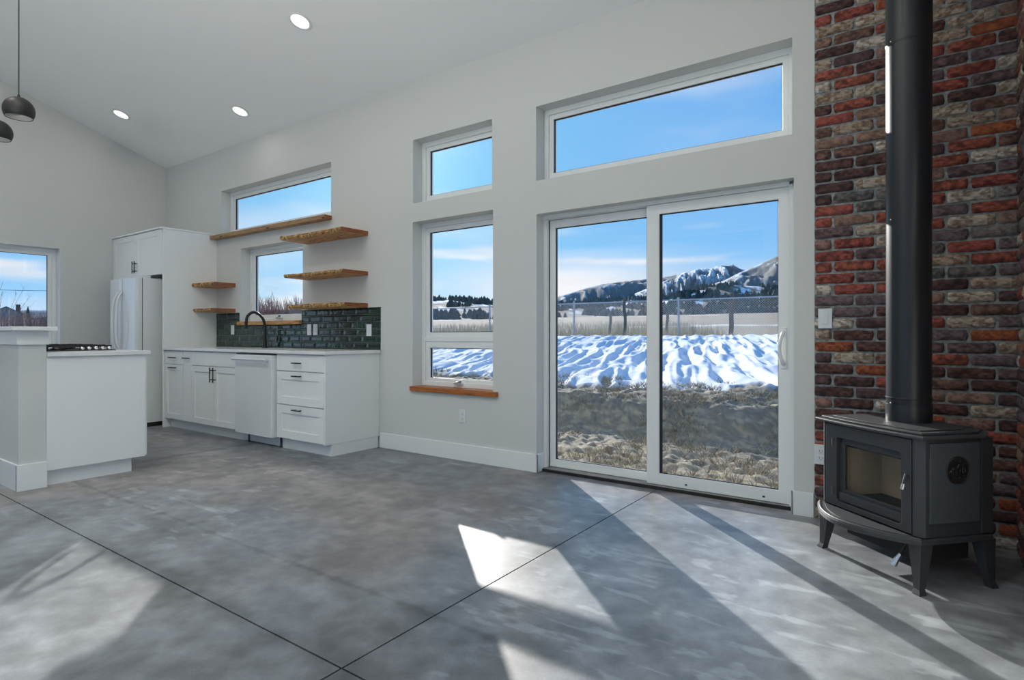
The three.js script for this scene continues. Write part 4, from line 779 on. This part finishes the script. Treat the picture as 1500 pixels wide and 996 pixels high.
const hillOpt = { nx: 240, ny: 40, near: 0.55, far: 1.2, ns: 70, nt: 5, rough: 0.25, seed: 43, base: 6, pow: 1.3, color: (f, rg, n2, px, t) => mix3([0.13, 0.12, 0.085], [0.78, 0.81, 0.86], smooth(0.54, 0.6, fbm(px / 16, t * 22, 53, 4)) * smooth(0.2, 0.4, f)) };
const hill = range('hill', 'juniper-covered hill with snow patches behind the pasture', hillTops, 430, hillOpt); hill.userData.category = 'hill';
{ // woodland on the hill
  const cone = mergeGeometries([new THREE.ConeGeometry(0.5, 1, 6).translate(0, 0.5, 0), new THREE.ConeGeometry(0.36, 0.7, 6).translate(0.1, 0.75, 0)]);
  const N = 3800, m = new THREE.InstancedMesh(cone, std({ color: 0xffffff, roughness: 1 }), N), o = new THREE.Object3D(), r = rng(91), c = new THREE.Color(), P = hill.geometry.attributes.position, nx = hillOpt.nx + 1; let n = 0, tries = 0;
  while (n < N && tries++ < 60000) {
    const i = Math.floor(r() * (nx - 1)), j = Math.floor(2 + r() * 27), a = j * nx + i, dens = fbm(i / 7, j / 4, 63, 3); if (r() > smooth(0.44, 0.6, dens)) continue;
    const u = r(), v = r(), b = a + 1, d = a + nx, s = 1.8 + 2.4 * r(); const at = (f) => P[f](a) + (P[f](b) - P[f](a)) * u + (P[f](d) - P[f](a)) * v;
    o.position.set(at('getX'), at('getY') - 0.3, at('getZ')); o.rotation.y = r() * 6; o.scale.set(s * (0.9 + 0.5 * r()), s, s); o.updateMatrix(); m.setMatrixAt(n, o.matrix); const t = r(); m.setColorAt(n, c.setRGB(lerp(0.03, 0.09, t), lerp(0.05, 0.11, t), lerp(0.045, 0.085, t))); n++;
  }
  m.count = n; m.name = 'juniper_woodland'; shade(m); scene.add(m); tag(m, 'dark green juniper woodland scattered over the far hill', 'trees', null, 'stuff');
}
// bare shrubs
const twigMats = [lin(0.17, 0.11, 0.1), lin(0.22, 0.12, 0.1), lin(0.15, 0.11, 0.12)].map((c) => std({ color: c, roughness: 1 }));
function bareShrub(px, k, topPx, spread, seed, label, group, stems = 42) {
  const r = rng(seed), p = away(px, HORIZON, k), y0 = -0.2, H = EYE + (HORIZON - topPx) / FOCAL * k - y0, gs = [];
  for (let i = 0; i < stems; i++) {
    const a = r() * 6.28, ln = H * (0.55 + 0.45 * r()), sp = spread * r(), b = [(r() - 0.5) * spread * 0.5, 0, (r() - 0.5) * spread * 0.5], t = [b[0] + Math.cos(a) * sp, ln, b[2] + Math.sin(a) * sp], m = [lerp(b[0], t[0], 0.4), ln * 0.55, lerp(b[2], t[2], 0.4)];
    gs.push(rod(b, m, 0.028, 0.018, 4), rod(m, t, 0.018, 0.005, 4));
    for (let q = 0; q < 4; q++) { const f = 0.2 + 0.75 * r(), s = [lerp(m[0], t[0], f), lerp(m[1], t[1], f), lerp(m[2], t[2], f)], l = 0.2 + 0.25 * H * r() * 0.5; gs.push(rod(s, [s[0] + (r() - 0.5) * l, s[1] + l * 0.8, s[2] + (r() - 0.5) * l], 0.011, 0.004, 3)); }
  }
  const o = solo('bare_shrub', gs, twigMats[seed % 3], label, 'shrub', { group }); o.position.set(p.x, y0, p.z); return o;
}
for (let i = 0; i < 11; i++) bareShrub(372 + i * 9.5, 26 + (i * 4 % 11) * 3.4, 434 + (i * 5 % 7) * 2.4, 0.9 + (i * 4 % 11) * 0.06, 100 + i, 'leafless reddish shrub in the thicket outside the sink window', 'thicket outside the sink window', 140);
for (let i = 0; i < 10; i++) bareShrub(-14 + i * 9.5, 20 + (i * 3 % 10) * 3.2, 456 + (i * 5 % 6) * 2, 0.8 + (i * 3 % 10) * 0.06, 200 + i, 'leafless reddish shrub in the thicket outside the gable window', 'thicket outside the gable window', 95);
bareShrub(-10, 60, 412, 3.2, 301, 'tall leafless tree at the edge of the gable window', undefined, 26).userData.category = 'tree';
{ // neighbour's house beyond the gable window
  const k = 115, p = away(9, HORIZON, k), g = thing('neighbour_house', 'dark neighbouring house with low gable roof and chimney', 'house', [p.x, -0.2, p.z], -0.239);
  const top = EYE + (HORIZON - 450) / FOCAL * k + 0.2, siding = std({ color: lin(0.16, 0.17, 0.19), roughness: 0.9 }), roof = std({ color: lin(0.09, 0.1, 0.12), roughness: 0.9 });
  part('walls', bx(-5, 5, 0, top - 1.6, -3, 3), siding, g);
  const s = new THREE.Shape(); s.moveTo(-3.6, top - 2.1); s.lineTo(0, top - 0.2); s.lineTo(3.6, top - 2.1); s.lineTo(3.6, top - 1.9); s.lineTo(0, top); s.lineTo(-3.6, top - 1.9); s.closePath(); const rg = extrude(s, -5.4, 5.4); rg.rotateY(Math.PI / 2); part('roof', rg, roof, g);
  const gs = new THREE.Shape(); gs.moveTo(-3, top - 1.8); gs.lineTo(0, top - 0.22); gs.lineTo(3, top - 1.8); gs.closePath(); const gg = extrude(gs, -4.95, 4.95); gg.rotateY(Math.PI / 2); part('gable', gg, siding, g);
  part('chimney', bx(3.2, 3.9, top - 1.4, top + 0.45, -2.1, -1.4), std({ color: lin(0.1, 0.08, 0.07), roughness: 1 }), g);
}
{ // conifer
  const k = 55, p = away(41, HORIZON, k), H = EYE + (HORIZON - 446) / FOCAL * k + 0.2, g = thing('conifer', 'small blue-green spruce beside the neighbouring house', 'tree', [p.x, -0.2, p.z]); const gs = [];
  for (let i = 0; i < 9; i++) { const t = i / 9; gs.push(new THREE.ConeGeometry(1.15 * (1 - t) + 0.12, H * 0.24, 9).translate(0, H * (0.16 + 0.78 * t), 0)); }
  part('foliage', gs, std({ color: lin(0.03, 0.06, 0.055), roughness: 1 }), g); part('trunk', rod([0, 0, 0], [0, H * 0.9, 0], 0.12, 0.03), twigMats[2], g);
}
{ const a = away(-60, 423, 30), b = away(140, 426.5, 34), m = away(35, 425.5, 32); solo('utility_wire', tube([a.toArray(), m.toArray(), b.toArray()], 0.012, 24, 5), M.gasket, 'thin black utility wire crossing the gable window view', 'wire'); }

renderer.render(scene, camera);
